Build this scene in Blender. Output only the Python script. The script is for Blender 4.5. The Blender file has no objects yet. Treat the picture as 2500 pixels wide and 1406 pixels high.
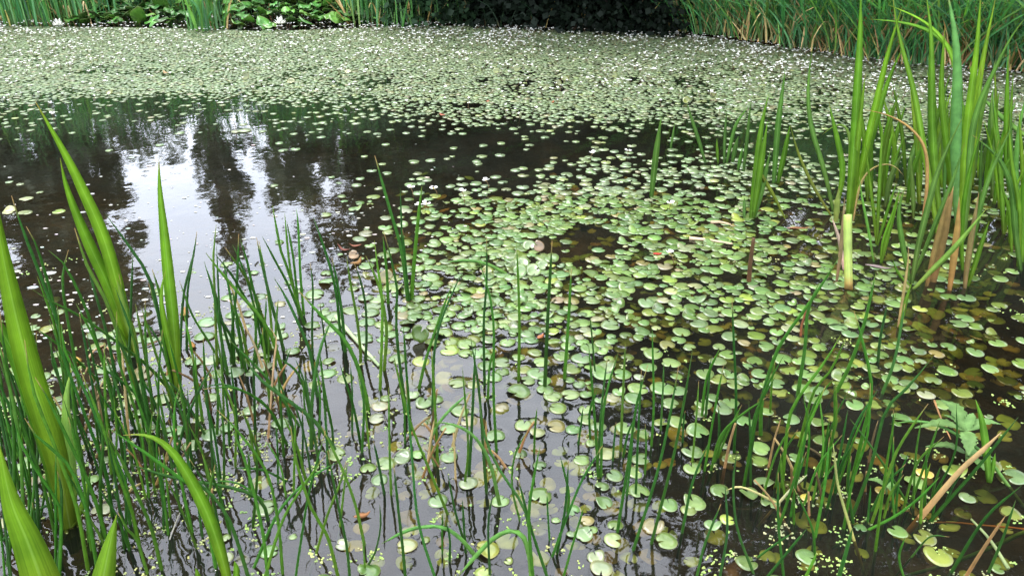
import bpy, math, random
import numpy as np
from mathutils import Vector, Matrix

random.seed(7)
RNG = np.random.default_rng(11)
SC = bpy.context.scene
COL = SC.collection
R = math.radians

# ------------------------------------------------------------------ camera
CAM_H, PITCH, F = 1.30, R(27.0), 1962.0          # F: focal length in pixels of the 2500 px wide photograph
cd = bpy.data.cameras.new('camera')
cd.sensor_width = 36.0
cd.lens = 36.0 * F / 2500.0
cd.clip_start, cd.clip_end = 0.02, 600.0
cam = bpy.data.objects.new('camera', cd)
COL.objects.link(cam)
cam.location = (0, 0, CAM_H)
cam.rotation_euler = (math.pi / 2 - PITCH, 0, 0)
SC.camera = cam

# ------------------------------------------------------------------ sky, sun, exposure
SUN_EL, SUN_AZ = R(65), R(-38)                    # azimuth measured from +Y towards +X
world = bpy.data.worlds.new('World')
SC.world = world
world.use_nodes = True
wn, wl = world.node_tree.nodes, world.node_tree.links
wn.clear()
w_out = wn.new('ShaderNodeOutputWorld')
w_bg = wn.new('ShaderNodeBackground')
w_sky = wn.new('ShaderNodeTexSky')
w_sky.sky_type = 'NISHITA'
w_sky.sun_disc = False
w_sky.sun_elevation = SUN_EL
w_sky.sun_rotation = SUN_AZ
w_sky.air_density, w_sky.dust_density = 1.0, 1.5
w_tc = wn.new('ShaderNodeTexCoord')
w_map = wn.new('ShaderNodeMapping')
w_map.inputs['Scale'].default_value = (1.0, 1.0, 2.2)
w_noise = wn.new('ShaderNodeTexNoise')
w_noise.inputs['Scale'].default_value = 2.3
w_noise.inputs['Detail'].default_value = 5.0
w_noise.inputs['Roughness'].default_value = 0.55
w_rmp = wn.new('ShaderNodeValToRGB')
w_rmp.color_ramp.elements[0].position = 0.30
w_rmp.color_ramp.elements[0].color = (0.81, 0.89, 1.07, 1)
w_rmp.color_ramp.elements[1].position = 0.68
w_rmp.color_ramp.elements[1].color = (1.25, 1.28, 1.37, 1)
w_mul = wn.new('ShaderNodeVectorMath')
w_mul.operation = 'SCALE'
w_mul.inputs['Scale'].default_value = 13.0
w_mix = wn.new('ShaderNodeMix')
w_mix.data_type = 'RGBA'
w_mix.inputs[0].default_value = 0.80
wl.new(w_tc.outputs['Generated'], w_map.inputs['Vector'])
wl.new(w_map.outputs['Vector'], w_noise.inputs['Vector'])
wl.new(w_noise.outputs['Fac'], w_rmp.inputs['Fac'])
wl.new(w_rmp.outputs['Color'], w_mul.inputs[0])
wl.new(w_sky.outputs['Color'], w_mix.inputs[6])
wl.new(w_mul.outputs['Vector'], w_mix.inputs[7])
wl.new(w_mix.outputs[2], w_bg.inputs['Color'])
w_bg.inputs['Strength'].default_value = 0.12
wl.new(w_bg.outputs['Background'], w_out.inputs['Surface'])

sd = bpy.data.lights.new('sun', 'SUN')
sd.energy, sd.angle, sd.color = 1.2, R(14), (1.0, 0.96, 0.88)
sun = bpy.data.objects.new('sun', sd)
COL.objects.link(sun)
sv = Vector((math.sin(SUN_AZ) * math.cos(SUN_EL), math.cos(SUN_AZ) * math.cos(SUN_EL), math.sin(SUN_EL)))
sun.rotation_euler = (-sv).to_track_quat('-Z', 'Y').to_euler()
sun.location = sv * 60

SC.view_settings.view_transform = 'Standard'
SC.view_settings.look = 'None'
SC.view_settings.gamma = 1.0
SC.view_settings.use_curve_mapping = False
SC.view_settings.exposure = 1.9
SC.render.engine = 'CYCLES'
SC.cycles.use_denoising = True
SC.cycles.max_bounces = 10
SC.cycles.diffuse_bounces = 3
SC.cycles.glossy_bounces = 3
SC.cycles.transmission_bounces = 4
SC.cycles.transparent_max_bounces = 12
SC.cycles.caustics_reflective = False
SC.cycles.caustics_refractive = False
SC.cycles.sample_clamp_indirect = 6.0

ORD = ['first', 'second', 'third', 'fourth', 'fifth', 'sixth', 'seventh', 'eighth', 'ninth', 'tenth', 'eleventh', 'twelfth', 'thirteenth', 'fourteenth', 'fifteenth', 'sixteenth', 'seventeenth', 'eighteenth', 'nineteenth', 'twentieth', 'twenty-first', 'twenty-second', 'twenty-third', 'twenty-fourth']


# ------------------------------------------------------------------ projection: a pixel of the photograph -> a point of the place
C0 = np.array((0.0, 0.0, CAM_H))
FW = np.array((0.0, math.cos(PITCH), -math.sin(PITCH)))
UP = np.array((0.0, math.sin(PITCH), math.cos(PITCH)))


def ray(x, y):
    return np.array(((x - 1250.0) / F, 0, 0)) + FW + UP * ((703.0 - y) / F)


def at(x, y, z=0.0):
    d = ray(x, y)
    return C0 + d * ((z - CAM_H) / d[2])


def pix(P):
    P = np.asarray(P, float) - C0
    dep = P @ FW
    return 1250 + F * P[..., 0] / dep, 703 - F * (P @ UP) / dep, dep


# ------------------------------------------------------------------ materials
def mat_new(name):
    m = bpy.data.materials.new(name)
    m.use_nodes = True
    m.node_tree.nodes.clear()
    return m, m.node_tree.nodes, m.node_tree.links


def ramp(N, pts):
    r = N.new('ShaderNodeValToRGB')
    el = r.color_ramp.elements
    while len(el) < len(pts):
        el.new(0.5)
    for e, (p, c) in zip(el, pts):
        e.position = p
        e.color = (*c, 1) if len(c) == 3 else c
    return r


def noise(N, L, scale, detail=3, vec=None, rough=0.55):
    n = N.new('ShaderNodeTexNoise')
    n.inputs['Scale'].default_value = scale
    n.inputs['Detail'].default_value = detail
    n.inputs['Roughness'].default_value = rough
    if vec is not None:
        L.new(vec, n.inputs['Vector'])
    return n


def mixc(N, L, fac, a, b, mode='MIX'):
    m = N.new('ShaderNodeMix')
    m.data_type = 'RGBA'
    m.blend_type = mode
    for s, v in ((0, fac), (6, a), (7, b)):
        if hasattr(v, 'links'):
            L.new(v, m.inputs[s])
        else:
            m.inputs[s].default_value = v if s == 0 else (*v, 1)
    return m.outputs[2]


def mth(N, L, op, a, b=None, c=None, clamp=False):
    m = N.new('ShaderNodeMath')
    m.operation = op
    m.use_clamp = clamp
    for i, v in enumerate((a, b, c)):
        if v is None:
            continue
        if hasattr(v, 'links'):
            L.new(v, m.inputs[i])
        else:
            m.inputs[i].default_value = v
    return m.outputs[0]


def plant_mat(name, rough=0.4, trans=0.35, tboost=(1.5, 1.7, 0.7), spec=0.5, kind='blade', nscale=40.0):
    """Plant tissue: colour from the attribute Col, veins from UV, some light passing through."""
    m, N, L = mat_new(name)
    out = N.new('ShaderNodeOutputMaterial')
    at_ = N.new('ShaderNodeAttribute')
    at_.attribute_name = 'Col'
    uv = N.new('ShaderNodeUVMap')
    uv.uv_map = 'UV'
    col = at_.outputs['Color']
    tc = N.new('ShaderNodeTexCoord')
    sep = N.new('ShaderNodeSeparateXYZ')
    L.new(uv.outputs['UV'], sep.inputs[0])
    bumpsrc = None
    if kind == 'blade':
        # fine lengthwise streaks and a pale midrib
        comb = N.new('ShaderNodeCombineXYZ')
        L.new(mth(N, L, 'MULTIPLY', sep.outputs[0], 26.0), comb.inputs[0])
        L.new(mth(N, L, 'MULTIPLY', sep.outputs[1], 1.6), comb.inputs[1])
        oi = N.new('ShaderNodeObjectInfo')
        L.new(mth(N, L, 'MULTIPLY', oi.outputs['Random'], 40.0), comb.inputs[2])
        n = noise(N, L, 1.0, 3, comb.outputs[0])
        r = ramp(N, [(0.32, (0.76, 0.80, 0.7)), (0.68, (1.16, 1.12, 1.06))])
        L.new(n.outputs['Fac'], r.inputs['Fac'])
        col = mixc(N, L, 1.0, col, r.outputs['Color'], 'MULTIPLY')
        nb = noise(N, L, 9.0, 4, tc.outputs['Object'])
        rb = ramp(N, [(0.32, (0.70, 0.74, 0.66)), (0.66, (1.16, 1.12, 1.0))])
        L.new(nb.outputs['Fac'], rb.inputs['Fac'])
        col = mixc(N, L, 1.0, col, rb.outputs['Color'], 'MULTIPLY')
        ns = noise(N, L, 130.0, 2, tc.outputs['Object'])
        rs = ramp(N, [(0.70, (0, 0, 0)), (0.76, (1, 1, 1))])
        L.new(ns.outputs['Fac'], rs.inputs['Fac'])
        col = mixc(N, L, mth(N, L, 'MULTIPLY', rs.outputs['Color'], 0.55), col, (0.16, 0.10, 0.03))
        d = mth(N, L, 'ABSOLUTE', mth(N, L, 'SUBTRACT', sep.outputs[0], 0.5))
        rib = mth(N, L, 'SUBTRACT', 1.0, mth(N, L, 'MULTIPLY', d, 18.0), clamp=True)
        col = mixc(N, L, mth(N, L, 'MULTIPLY', rib, 0.22), col, (0.42, 0.55, 0.2))
        bumpsrc = n.outputs['Fac']
    elif kind == 'pad':
        # UV holds leaf-local coordinates, 0.5 = centre
        x = mth(N, L, 'SUBTRACT', sep.outputs[0], 0.5)
        y = mth(N, L, 'SUBTRACT', sep.outputs[1], 0.5)
        ang = mth(N, L, 'ARCTAN2', y, x)
        rad = mth(N, L, 'MULTIPLY', mth(N, L, 'SQRT', mth(N, L, 'ADD', mth(N, L, 'MULTIPLY', x, x), mth(N, L, 'MULTIPLY', y, y))), 2.0)
        w = mth(N, L, 'COSINE', mth(N, L, 'MULTIPLY', ang, 7.0))
        vein = mth(N, L, 'POWER', mth(N, L, 'ABSOLUTE', w), 30.0)
        vein = mth(N, L, 'MULTIPLY', vein, mth(N, L, 'SUBTRACT', 1.0, rad, clamp=True))
        col = mixc(N, L, mth(N, L, 'MULTIPLY', vein, 0.30), col, (0.25, 0.33, 0.12))
        n1 = noise(N, L, 22.0, 4, tc.outputs['Object'])
        r1 = ramp(N, [(0.35, (0.70, 0.74, 0.66)), (0.62, (1.15, 1.12, 1.05))])
        L.new(n1.outputs['Fac'], r1.inputs['Fac'])
        col = mixc(N, L, 1.0, col, r1.outputs['Color'], 'MULTIPLY')
        n2 = noise(N, L, 95.0, 2, tc.outputs['Object'])
        r2 = ramp(N, [(0.66, (0, 0, 0)), (0.74, (1, 1, 1))])
        L.new(n2.outputs['Fac'], r2.inputs['Fac'])
        col = mixc(N, L, mth(N, L, 'MULTIPLY', r2.outputs['Color'], 0.5), col, (0.12, 0.085, 0.03))
        edge = ramp(N, [(0.90, (0, 0, 0)), (1.0, (1, 1, 1))])
        L.new(rad, edge.inputs['Fac'])
        col = mixc(N, L, mth(N, L, 'MULTIPLY', edge.outputs['Color'], 0.35), col, (0.16, 0.15, 0.05))
        bumpsrc = n1.outputs['Fac']
    else:
        n = noise(N, L, nscale, 3, tc.outputs['Object'])
        r = ramp(N, [(0.3, (0.7, 0.72, 0.7)), (0.7, (1.2, 1.18, 1.15))])
        L.new(n.outputs['Fac'], r.inputs['Fac'])
        col = mixc(N, L, 1.0, col, r.outputs['Color'], 'MULTIPLY')
        bumpsrc = n.outputs['Fac']
    p = N.new('ShaderNodeBsdfPrincipled')
    L.new(col, p.inputs['Base Color'])
    p.inputs['Roughness'].default_value = rough
    p.inputs['Specular IOR Level'].default_value = spec
    b = N.new('ShaderNodeBump')
    b.inputs['Strength'].default_value = 0.25
    b.inputs['Distance'].default_value = 0.004
    L.new(bumpsrc, b.inputs['Height'])
    L.new(b.outputs['Normal'], p.inputs['Normal'])
    if trans > 0:
        t = N.new('ShaderNodeBsdfTranslucent')
        tcx = N.new('ShaderNodeVectorMath')
        tcx.operation = 'MULTIPLY'
        L.new(col, tcx.inputs[0])
        tcx.inputs[1].default_value = tboost
        L.new(tcx.outputs['Vector'], t.inputs['Color'])
        mx = N.new('ShaderNodeMixShader')
        mx.inputs[0].default_value = trans
        L.new(p.outputs['BSDF'], mx.inputs[1])
        L.new(t.outputs['BSDF'], mx.inputs[2])
        L.new(mx.outputs['Shader'], out.inputs['Surface'])
    else:
        L.new(p.outputs['BSDF'], out.inputs['Surface'])
    return m


M_BLADE = plant_mat('sword_blade', 0.65, 0.5, (1.5, 1.6, 0.55), 0.15)
M_RUSH = plant_mat('rush_skin', 0.55, 0.0, spec=0.09, kind='plain', nscale=60)
M_PAD = plant_mat('floating_leaf', 0.33, 0.12, (1.2, 1.3, 0.6), 0.65, 'pad')
M_SUNK = plant_mat('sunken_leaf', 0.8, 0.2, (1.2, 1.2, 0.7), 0.1, 'pad')
M_LILY = plant_mat('lily_leaf', 0.42, 0.1, (1.2, 1.4, 0.5), 0.4, 'pad')
M_WEED = plant_mat('duckweed', 0.5, 0.1, kind='plain', nscale=30)
M_PETAL = plant_mat('petal', 0.6, 0.3, (1, 1, 1), 0.3, 'plain', 60)
M_TREE = plant_mat('tree_leaf', 0.6, 0.2, (1.2, 1.4, 0.6), 0.12, 'plain', 3)
M_REED = plant_mat('reed_blade', 0.5, 0.3, (1.4, 1.6, 0.6), 0.35, 'plain', 8)
M_STRAW = plant_mat('straw', 0.7, 0.1, (1, 1, 1), 0.2, 'plain', 25)
M_HERB = plant_mat('herb_leaf', 0.6, 0.22, (1.2, 1.5, 0.7), 0.15, 'plain', 50)


def bark_mat():
    m, N, L = mat_new('bark')
    out = N.new('ShaderNodeOutputMaterial')
    p = N.new('ShaderNodeBsdfPrincipled')
    tc = N.new('ShaderNodeTexCoord')
    mp = N.new('ShaderNodeMapping')
    mp.inputs['Scale'].default_value = (6, 6, 1.2)
    L.new(tc.outputs['Object'], mp.inputs['Vector'])
    n = noise(N, L, 4, 5, mp.outputs['Vector'])
    r = ramp(N, [(0.3, (0.020, 0.016, 0.012)), (0.7, (0.075, 0.064, 0.05))])
    L.new(n.outputs['Fac'], r.inputs['Fac'])
    L.new(r.outputs['Color'], p.inputs['Base Color'])
    p.inputs['Roughness'].default_value = 0.9
    b = N.new('ShaderNodeBump')
    b.inputs['Distance'].default_value = 0.02
    L.new(n.outputs['Fac'], b.inputs['Height'])
    L.new(b.outputs['Normal'], p.inputs['Normal'])
    L.new(p.outputs['BSDF'], out.inputs['Surface'])
    return m


M_BARK = bark_mat()


def soil_mat():
    m, N, L = mat_new('pond_mud_and_soil')
    out = N.new('ShaderNodeOutputMaterial')
    p = N.new('ShaderNodeBsdfPrincipled')
    tc = N.new('ShaderNodeTexCoord')
    n = noise(N, L, 3.0, 6, tc.outputs['Object'])
    n2 = noise(N, L, 16.0, 3, tc.outputs['Object'])
    r = ramp(N, [(0.3, (0.010, 0.008, 0.005)), (0.55, (0.022, 0.016, 0.010)), (0.75, (0.040, 0.027, 0.015))])
    L.new(n.outputs['Fac'], r.inputs['Fac'])
    r2 = ramp(N, [(0.3, (0.55, 0.55, 0.55)), (0.7, (1.5, 1.4, 1.3))])
    L.new(n2.outputs['Fac'], r2.inputs['Fac'])
    c = mixc(N, L, 1.0, r.outputs['Color'], r2.outputs['Color'], 'MULTIPLY')
    L.new(c, p.inputs['Base Color'])
    p.inputs['Roughness'].default_value = 0.95
    p.inputs['Specular IOR Level'].default_value = 0.1
    b = N.new('ShaderNodeBump')
    b.inputs['Distance'].default_value = 0.03
    L.new(n2.outputs['Fac'], b.inputs['Height'])
    L.new(b.outputs['Normal'], p.inputs['Normal'])
    L.new(p.outputs['BSDF'], out.inputs['Surface'])
    return m


M_SOIL = soil_mat()


def water_mat():
    m, N, L = mat_new('pond_water')
    out = N.new('ShaderNodeOutputMaterial')
    gl = N.new('ShaderNodeBsdfGlossy')
    gl.inputs['Roughness'].default_value = 0.03
    gl.inputs['Color'].default_value = (1, 1, 1, 1)
    tr = N.new('ShaderNodeBsdfTransparent')
    tr.inputs['Color'].default_value = (0.62, 0.56, 0.37, 1)      # peaty brown water
    fr = N.new('ShaderNodeFresnel')
    fr.inputs['IOR'].default_value = 1.47
    geo = N.new('ShaderNodeNewGeometry')
    mp = N.new('ShaderNodeMapping')
    mp.inputs['Scale'].default_value = (1.0, 1.0, 1.0)
    L.new(geo.outputs['Position'], mp.inputs['Vector'])
    n1 = noise(N, L, 7.0, 2, mp.outputs['Vector'], 0.4)
    n2 = noise(N, L, 24.0, 2, mp.outputs['Vector'], 0.45)
    h = mth(N, L, 'ADD', mth(N, L, 'MULTIPLY', n1.outputs['Fac'], 0.0010), mth(N, L, 'MULTIPLY', n2.outputs['Fac'], 0.00028))
    b = N.new('ShaderNodeBump')
    b.inputs['Strength'].default_value = 1.0
    b.inputs['Distance'].default_value = 1.0
    L.new(h, b.inputs['Height'])
    L.new(b.outputs['Normal'], gl.inputs['Normal'])
    L.new(b.outputs['Normal'], fr.inputs['Normal'])
    # thin film of pollen and silt; its veil also paints haze over the reflections
    df = N.new('ShaderNodeBsdfDiffuse')
    df.inputs['Color'].default_value = (0.125, 0.14, 0.105, 1)
    n3 = noise(N, L, 1.7, 4, geo.outputs['Position'])
    r3 = ramp(N, [(0.30, (0.012, 0.012, 0.012)), (0.75, (0.055, 0.055, 0.055))])
    L.new(n3.outputs['Fac'], r3.inputs['Fac'])
    m0 = N.new('ShaderNodeMixShader')
    L.new(r3.outputs['Color'], m0.inputs[0])
    L.new(tr.outputs['BSDF'], m0.inputs[1])
    L.new(df.outputs['BSDF'], m0.inputs[2])
    mx = N.new('ShaderNodeMixShader')
    L.new(fr.outputs['Fac'], mx.inputs[0])
    L.new(m0.outputs['Shader'], mx.inputs[1])
    L.new(gl.outputs['BSDF'], mx.inputs[2])
    L.new(mx.outputs['Shader'], out.inputs['Surface'])
    return m


M_WATER = water_mat()


# ------------------------------------------------------------------ mesh helpers
def build_mesh(name, V, Fc, cols=None, uvs=None, mat=None, smooth=True):
    """V (n,3); Fc list of index tuples or an (m,k) array; cols (n,3) per vertex; uvs (n,2) per vertex."""
    V = np.asarray(V, np.float32)
    me = bpy.data.meshes.new(name)
    if isinstance(Fc, np.ndarray):
        k = Fc.shape[1]
        idx = Fc.astype(np.int32).ravel()
        start = np.arange(len(Fc), dtype=np.int32) * k
        tot = np.full(len(Fc), k, np.int32)
    else:
        idx = np.fromiter((i for f in Fc for i in f), np.int32)
        tot = np.fromiter((len(f) for f in Fc), np.int32)
        start = np.concatenate(([0], np.cumsum(tot)[:-1])).astype(np.int32)
    me.vertices.add(len(V))
    me.vertices.foreach_set('co', V.ravel())
    me.loops.add(len(idx))
    me.loops.foreach_set('vertex_index', idx)
    me.polygons.add(len(tot))
    me.polygons.foreach_set('loop_start', start)
    me.polygons.foreach_set('loop_total', tot)
    if smooth:
        me.polygons.foreach_set('use_smooth', np.ones(len(tot), bool))
    me.update(calc_edges=True)
    if cols is not None:
        a = me.attributes.new('Col', 'FLOAT_COLOR', 'POINT')
        c4 = np.ones((len(V), 4), np.float32)
        c4[:, :3] = cols
        a.data.foreach_set('color', c4.ravel())
    if uvs is not None:
        ul = me.uv_layers.new(name='UV')
        ul.data.foreach_set('uv', np.asarray(uvs, np.float32)[idx].ravel())
    if mat:
        me.materials.append(mat)
    me.validate()
    return me


class MB:
    """Collects pieces and links them as ONE mesh object."""
    def __init__(s):
        s.V, s.F, s.C, s.U, s.n = [], [], [], [], 0

    def add(s, V, Fc, C, U=None):
        V = np.asarray(V, float)
        s.V.append(V)
        s.F.extend(tuple(i + s.n for i in f) for f in Fc)
        C = np.asarray(C, float)
        s.C.append(np.broadcast_to(C, (len(V), 3)) if C.ndim == 1 else C)
        s.U.append(np.zeros((len(V), 2)) if U is None else np.asarray(U, float))
        s.n += len(V)

    def build(s, name, mat, parent=None, origin=None, smooth=True):
        V = np.concatenate(s.V)
        if origin is not None:
            V = V - np.asarray(origin)
        me = build_mesh(name, V, s.F, np.concatenate(s.C), np.concatenate(s.U), mat, smooth)
        return link(name, me, parent, origin if parent is None else None)


def link(name, me, parent=None, loc=None):
    o = bpy.data.objects.new(name, me)
    COL.objects.link(o)
    if parent is not None:
        o.parent = parent
    if loc is not None:
        o.location = tuple(float(v) for v in loc)
    return o


def tag(o, label=None, cat=None, group=None, kind=None):
    if label:
        o['label'] = label
    if cat:
        o['category'] = cat
    if group:
        o['group'] = group
    if kind:
        o['kind'] = kind
    return o


def empty(name, loc, label, cat, group=None):
    o = bpy.data.objects.new(name, None)
    COL.objects.link(o)
    o.location = tuple(float(v) for v in loc)
    o.empty_display_size = 0.05
    return tag(o, label, cat, group)


def catmull(P, n):
    P = np.asarray(P, float)
    if len(P) == 2:
        t = np.linspace(0, 1, n)[:, None]
        return P[0] * (1 - t) + P[1] * t
    Q = np.vstack((2 * P[0] - P[1], P, 2 * P[-1] - P[-2]))
    L = np.concatenate(([0], np.cumsum(np.linalg.norm(np.diff(P, axis=0), axis=1))))
    L /= L[-1]
    out = []
    for u in np.linspace(0, 1, n):
        k = min(max(np.searchsorted(L, u, 'right') - 1, 0), len(P) - 2)
        t = (u - L[k]) / max(L[k + 1] - L[k], 1e-9)
        p0, p1, p2, p3 = Q[k], Q[k + 1], Q[k + 2], Q[k + 3]
        out.append(0.5 * (2 * p1 + (p2 - p0) * t + (2 * p0 - 5 * p1 + 4 * p2 - p3) * t * t + (3 * p1 - p0 - 3 * p2 + p3) * t ** 3))
    return np.array(out)


def smooth_path(P, it):
    P = P.copy()
    for _ in range(it):
        P[1:-1] = .25 * P[:-2] + .5 * P[1:-1] + .25 * P[2:]
    return P


def tangents(P):
    T = np.gradient(P, axis=0)
    return T / np.maximum(np.linalg.norm(T, axis=1), 1e-9)[:, None]


def lift(pts, tilt=0.0, yaw=0.0, base_z=0.0):
    """Pixel path (base first) -> 3D path: the base stands on the water, the rest lies in an upright plane through the base,
    leaning away from (+) or towards (-) the viewer by tilt and turned by yaw."""
    B = at(*pts[0], base_z)
    h = B[:2] / max(np.linalg.norm(B[:2]), 1e-6)
    c, s = math.cos(yaw), math.sin(yaw)
    n = np.array((h[0] * c - h[1] * s, h[0] * s + h[1] * c, -math.tan(tilt)))
    out = []
    for x, y in pts:
        d = ray(x, y)
        out.append(C0 + d * (n @ (B - C0)) / (n @ d))
    return np.array(out)


def tube(mb, P, rad, cols, sides=6, uv=False):
    T = tangents(P)
    a = np.array((1.0, 0.0, 0.0))
    V, C = [], []
    cols = np.asarray(cols, float)
    for i, p in enumerate(P):
        t = T[i]
        u = np.cross(t, a)
        if np.linalg.norm(u) < 0.2:
            u = np.cross(t, (0, 1, 0))
        u /= np.linalg.norm(u)
        w = np.cross(t, u)
        for k in range(sides):
            g = 2 * math.pi * k / sides
            V.append(p + rad[i] * (math.cos(g) * u + math.sin(g) * w))
            C.append(cols if cols.ndim == 1 else cols[i])
    Fc = []
    n = len(P)
    for i in range(n - 1):
        for k in range(sides):
            k2 = (k + 1) % sides
            Fc.append((i * sides + k, i * sides + k2, (i + 1) * sides + k2, (i + 1) * sides + k))
    Fc.append(tuple(range(sides))[::-1])
    Fc.append(tuple((n - 1) * sides + k for k in range(sides)))
    mb.add(V, Fc, C)


def blade(mb, P, width, cols, twist=0.0, thick=0.10, tip=0.55, basew=0.55, view=None, vee=0.16):
    """A solid sword-shaped leaf along P: lens-shaped section, width in metres (scalar or array)."""
    P = np.asarray(P, float)
    T = tangents(P)
    n = len(P)
    s = np.linspace(0, 1, n)
    prof = np.ones(n) if tip >= .999 else (basew + (1 - basew) * np.clip(s / 0.35, 0, 1)) * np.clip(1 - np.clip((s - tip) / (1 - tip), 0, 1) ** 1.7, 0.02, 1)
    W = np.asarray(width) * prof * 0.5
    V, C, U = [], [], []
    cols = np.asarray(cols, float)
    for i in range(n):
        v = (P[i] - C0) if view is None else np.asarray(view, float)
        side = np.cross(T[i], v)
        side /= max(np.linalg.norm(side), 1e-9)
        nrm = np.cross(side, T[i])
        g = twist * (0.4 + 0.6 * s[i])
        sd_, nr = side * math.cos(g) + nrm * math.sin(g), nrm * math.cos(g) - side * math.sin(g)
        w = W[i]
        V += [P[i] - sd_ * w, P[i] + nr * (vee + thick) * w, P[i] + sd_ * w, P[i] + nr * (vee - thick) * w]
        U += [(0, s[i]), (0.5, s[i]), (1, s[i]), (0.5, s[i])]
        C += [cols if cols.ndim == 1 else cols[i]] * 4
    Fc = []
    for i in range(n - 1):
        for k in range(4):
            k2 = (k + 1) % 4
            Fc.append((i * 4 + k, i * 4 + k2, i * 4 + 4 + k2, i * 4 + 4 + k))
    Fc.append((3, 2, 1, 0))
    Fc.append((n * 4 - 4, n * 4 - 3, n * 4 - 2, n * 4 - 1))
    mb.add(V, Fc, C, U)


def grad(n, stops):
    """Colour ramp sampled along a path: stops [(s, colour)]."""
    s = np.linspace(0, 1, n)
    xs = [a for a, _ in stops]
    return np.stack([np.interp(s, xs, [c[k] for _, c in stops]) for k in range(3)], 1)


def jit(c, a=0.12):
    f = 1 + random.uniform(-a, a)
    return tuple(max(0, v * f * (1 + random.uniform(-a, a) * 0.5)) for v in c)


# landmarks that labels refer to (pixels of the photograph)
LAND = [((1027, 813), 'the lifted olive leaf'), ((2070, 620), 'the folded pale blade'), ((330, 850), 'the twin sword leaves'),
        ((430, 890), 'the lone sword leaf'), ((150, 1150), 'the broad left leaves'), ((60, 1340), 'the corner blade'),
        ((430, 1130), 'the arching leaf'), ((255, 1370), 'the short bottom blade'), ((1000, 720), 'the tall rush tuft'),
        ((1340, 760), 'the three straight rushes'), ((1420, 600), 'the dark pool'), ((2340, 1030), 'the serrated seedling'),
        ((2350, 1140), 'the tan dead rush'), ((1605, 622), 'the red fallen leaf'), ((1835, 560), 'the small blade clump'),
        ((2230, 730), 'the forked pale blades'), ((2300, 660), 'the brown reed stalks'), ((1060, 1290), 'the low arched rush'),
        ((1600, 480), 'the lone reed'), ((845, 630), 'the reddish curled leaf'), ((1290, 650), 'the raised leaves'),
        ((1740, 590), 'the floating straw'), ((620, 850), 'the rush fan left'), ((1650, 860), 'the twig reflection'),
        ((1420, 1350), 'the pale leaf pair'), ((1960, 900), 'the long curved rush'), ((1240, 1310), 'the thick arched rush'),
        ((850, 1250), 'the crossing rushes'), ((2100, 1330), 'the bottom right rushes'), ((650, 1200), 'the left duckweed'),
        ((1600, 1150), 'the right clear water'), ((1250, 950), 'the folded leaf'), ((2430, 850), 'the dark right margin')]


def near(x, y):
    return min(LAND, key=lambda q: (q[0][0] - x) ** 2 + ((q[0][1] - y) * 1.3) ** 2)[1]


# ------------------------------------------------------------------ the ground: one sheet with the pond sunk into it
FAR_PX = [(-500, 22), (-200, 22), (0, 22), (420, 22), (650, 24), (850, 26), (960, 40), (1030, 60), (1150, 65), (1350, 73), (1700, 87), (1850, 106),
          (2000, 127), (2200, 150), (2500, 172), (2750, 210)]
CARPET_END = [(-500, 60), (0, 65), (420, 70), (650, 78), (850, 71), (1000, 63), (1150, 65), (3000, 65)]       # where the floating leaves stop
SHORE = [tuple(at(*p)[:2]) for p in FAR_PX] + [(4.6, 4.2), (4.0, 2.8), (3.2, 1.6), (2.2, 0.75), (0.8, 0.45), (-0.8, 0.45), (-2.5, 0.6), (-5, 1.5), (-7.5, 4.0)]
SH = np.array(SHORE)


def shore_sd(X, Y):
    """Signed distance to the shoreline, positive inside the pond."""
    P = np.stack((X, Y), -1)
    best = np.full(X.shape, 1e9)
    inside = np.zeros(X.shape, bool)
    n = len(SH)
    for i in range(n):
        a, b = SH[i], SH[(i + 1) % n]
        ab = b - a
        t = np.clip(((P - a) @ ab) / (ab @ ab), 0, 1)
        d = np.linalg.norm(P - (a + t[..., None] * ab), axis=-1)
        best = np.minimum(best, d)
        cond = ((a[1] > Y) != (b[1] > Y))
        with np.errstate(divide='ignore', invalid='ignore'):
            xi = (b[0] - a[0]) * (Y - a[1]) / (b[1] - a[1]) + a[0]
        inside ^= cond & (X < xi)
    return np.where(inside, best, -best)


def ground_h(X, Y):
    d = shore_sd(X, Y)
    z = np.where(d > 0, -0.06 - 0.55 * (1 - np.exp(-d / 1.1)), np.minimum(0.04 + (-d) * 0.10, 0.45 + 0.01 * (-d)))
    z = z + 0.03 * np.sin(X * 5.1 + 1.3 * np.sin(Y * 3.3)) * np.cos(Y * 4.3 + X) * np.clip(np.abs(d) * 3, 0, 1)
    return z


def gz(x, y):
    return float(ground_h(np.array([x], float), np.array([y], float))[0])


def axis(lo, hi, step, far):
    core = np.arange(lo, hi + 1e-6, step)
    g = [step * 1.35 ** k for k in range(1, 26)]
    c = np.cumsum(g)
    c = c[c < far]
    return np.concatenate(((lo - c)[::-1], core, hi + c))


gx, gy = axis(-9, 8, 0.13, 260), axis(-1.5, 12, 0.13, 260)
GX, GY = np.meshgrid(gx, gy)
GZ = ground_h(GX, GY)
nx, ny = len(gx), len(gy)
ii = (np.arange(ny - 1)[:, None] * nx + np.arange(nx - 1)[None]).ravel()
gq = np.stack((ii, ii + 1, ii + nx + 1, ii + nx), 1)
ground = link('ground', build_mesh('ground', np.stack((GX.ravel(), GY.ravel(), GZ.ravel()), 1), gq, None, None, M_SOIL))
tag(ground, kind='structure')


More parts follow.
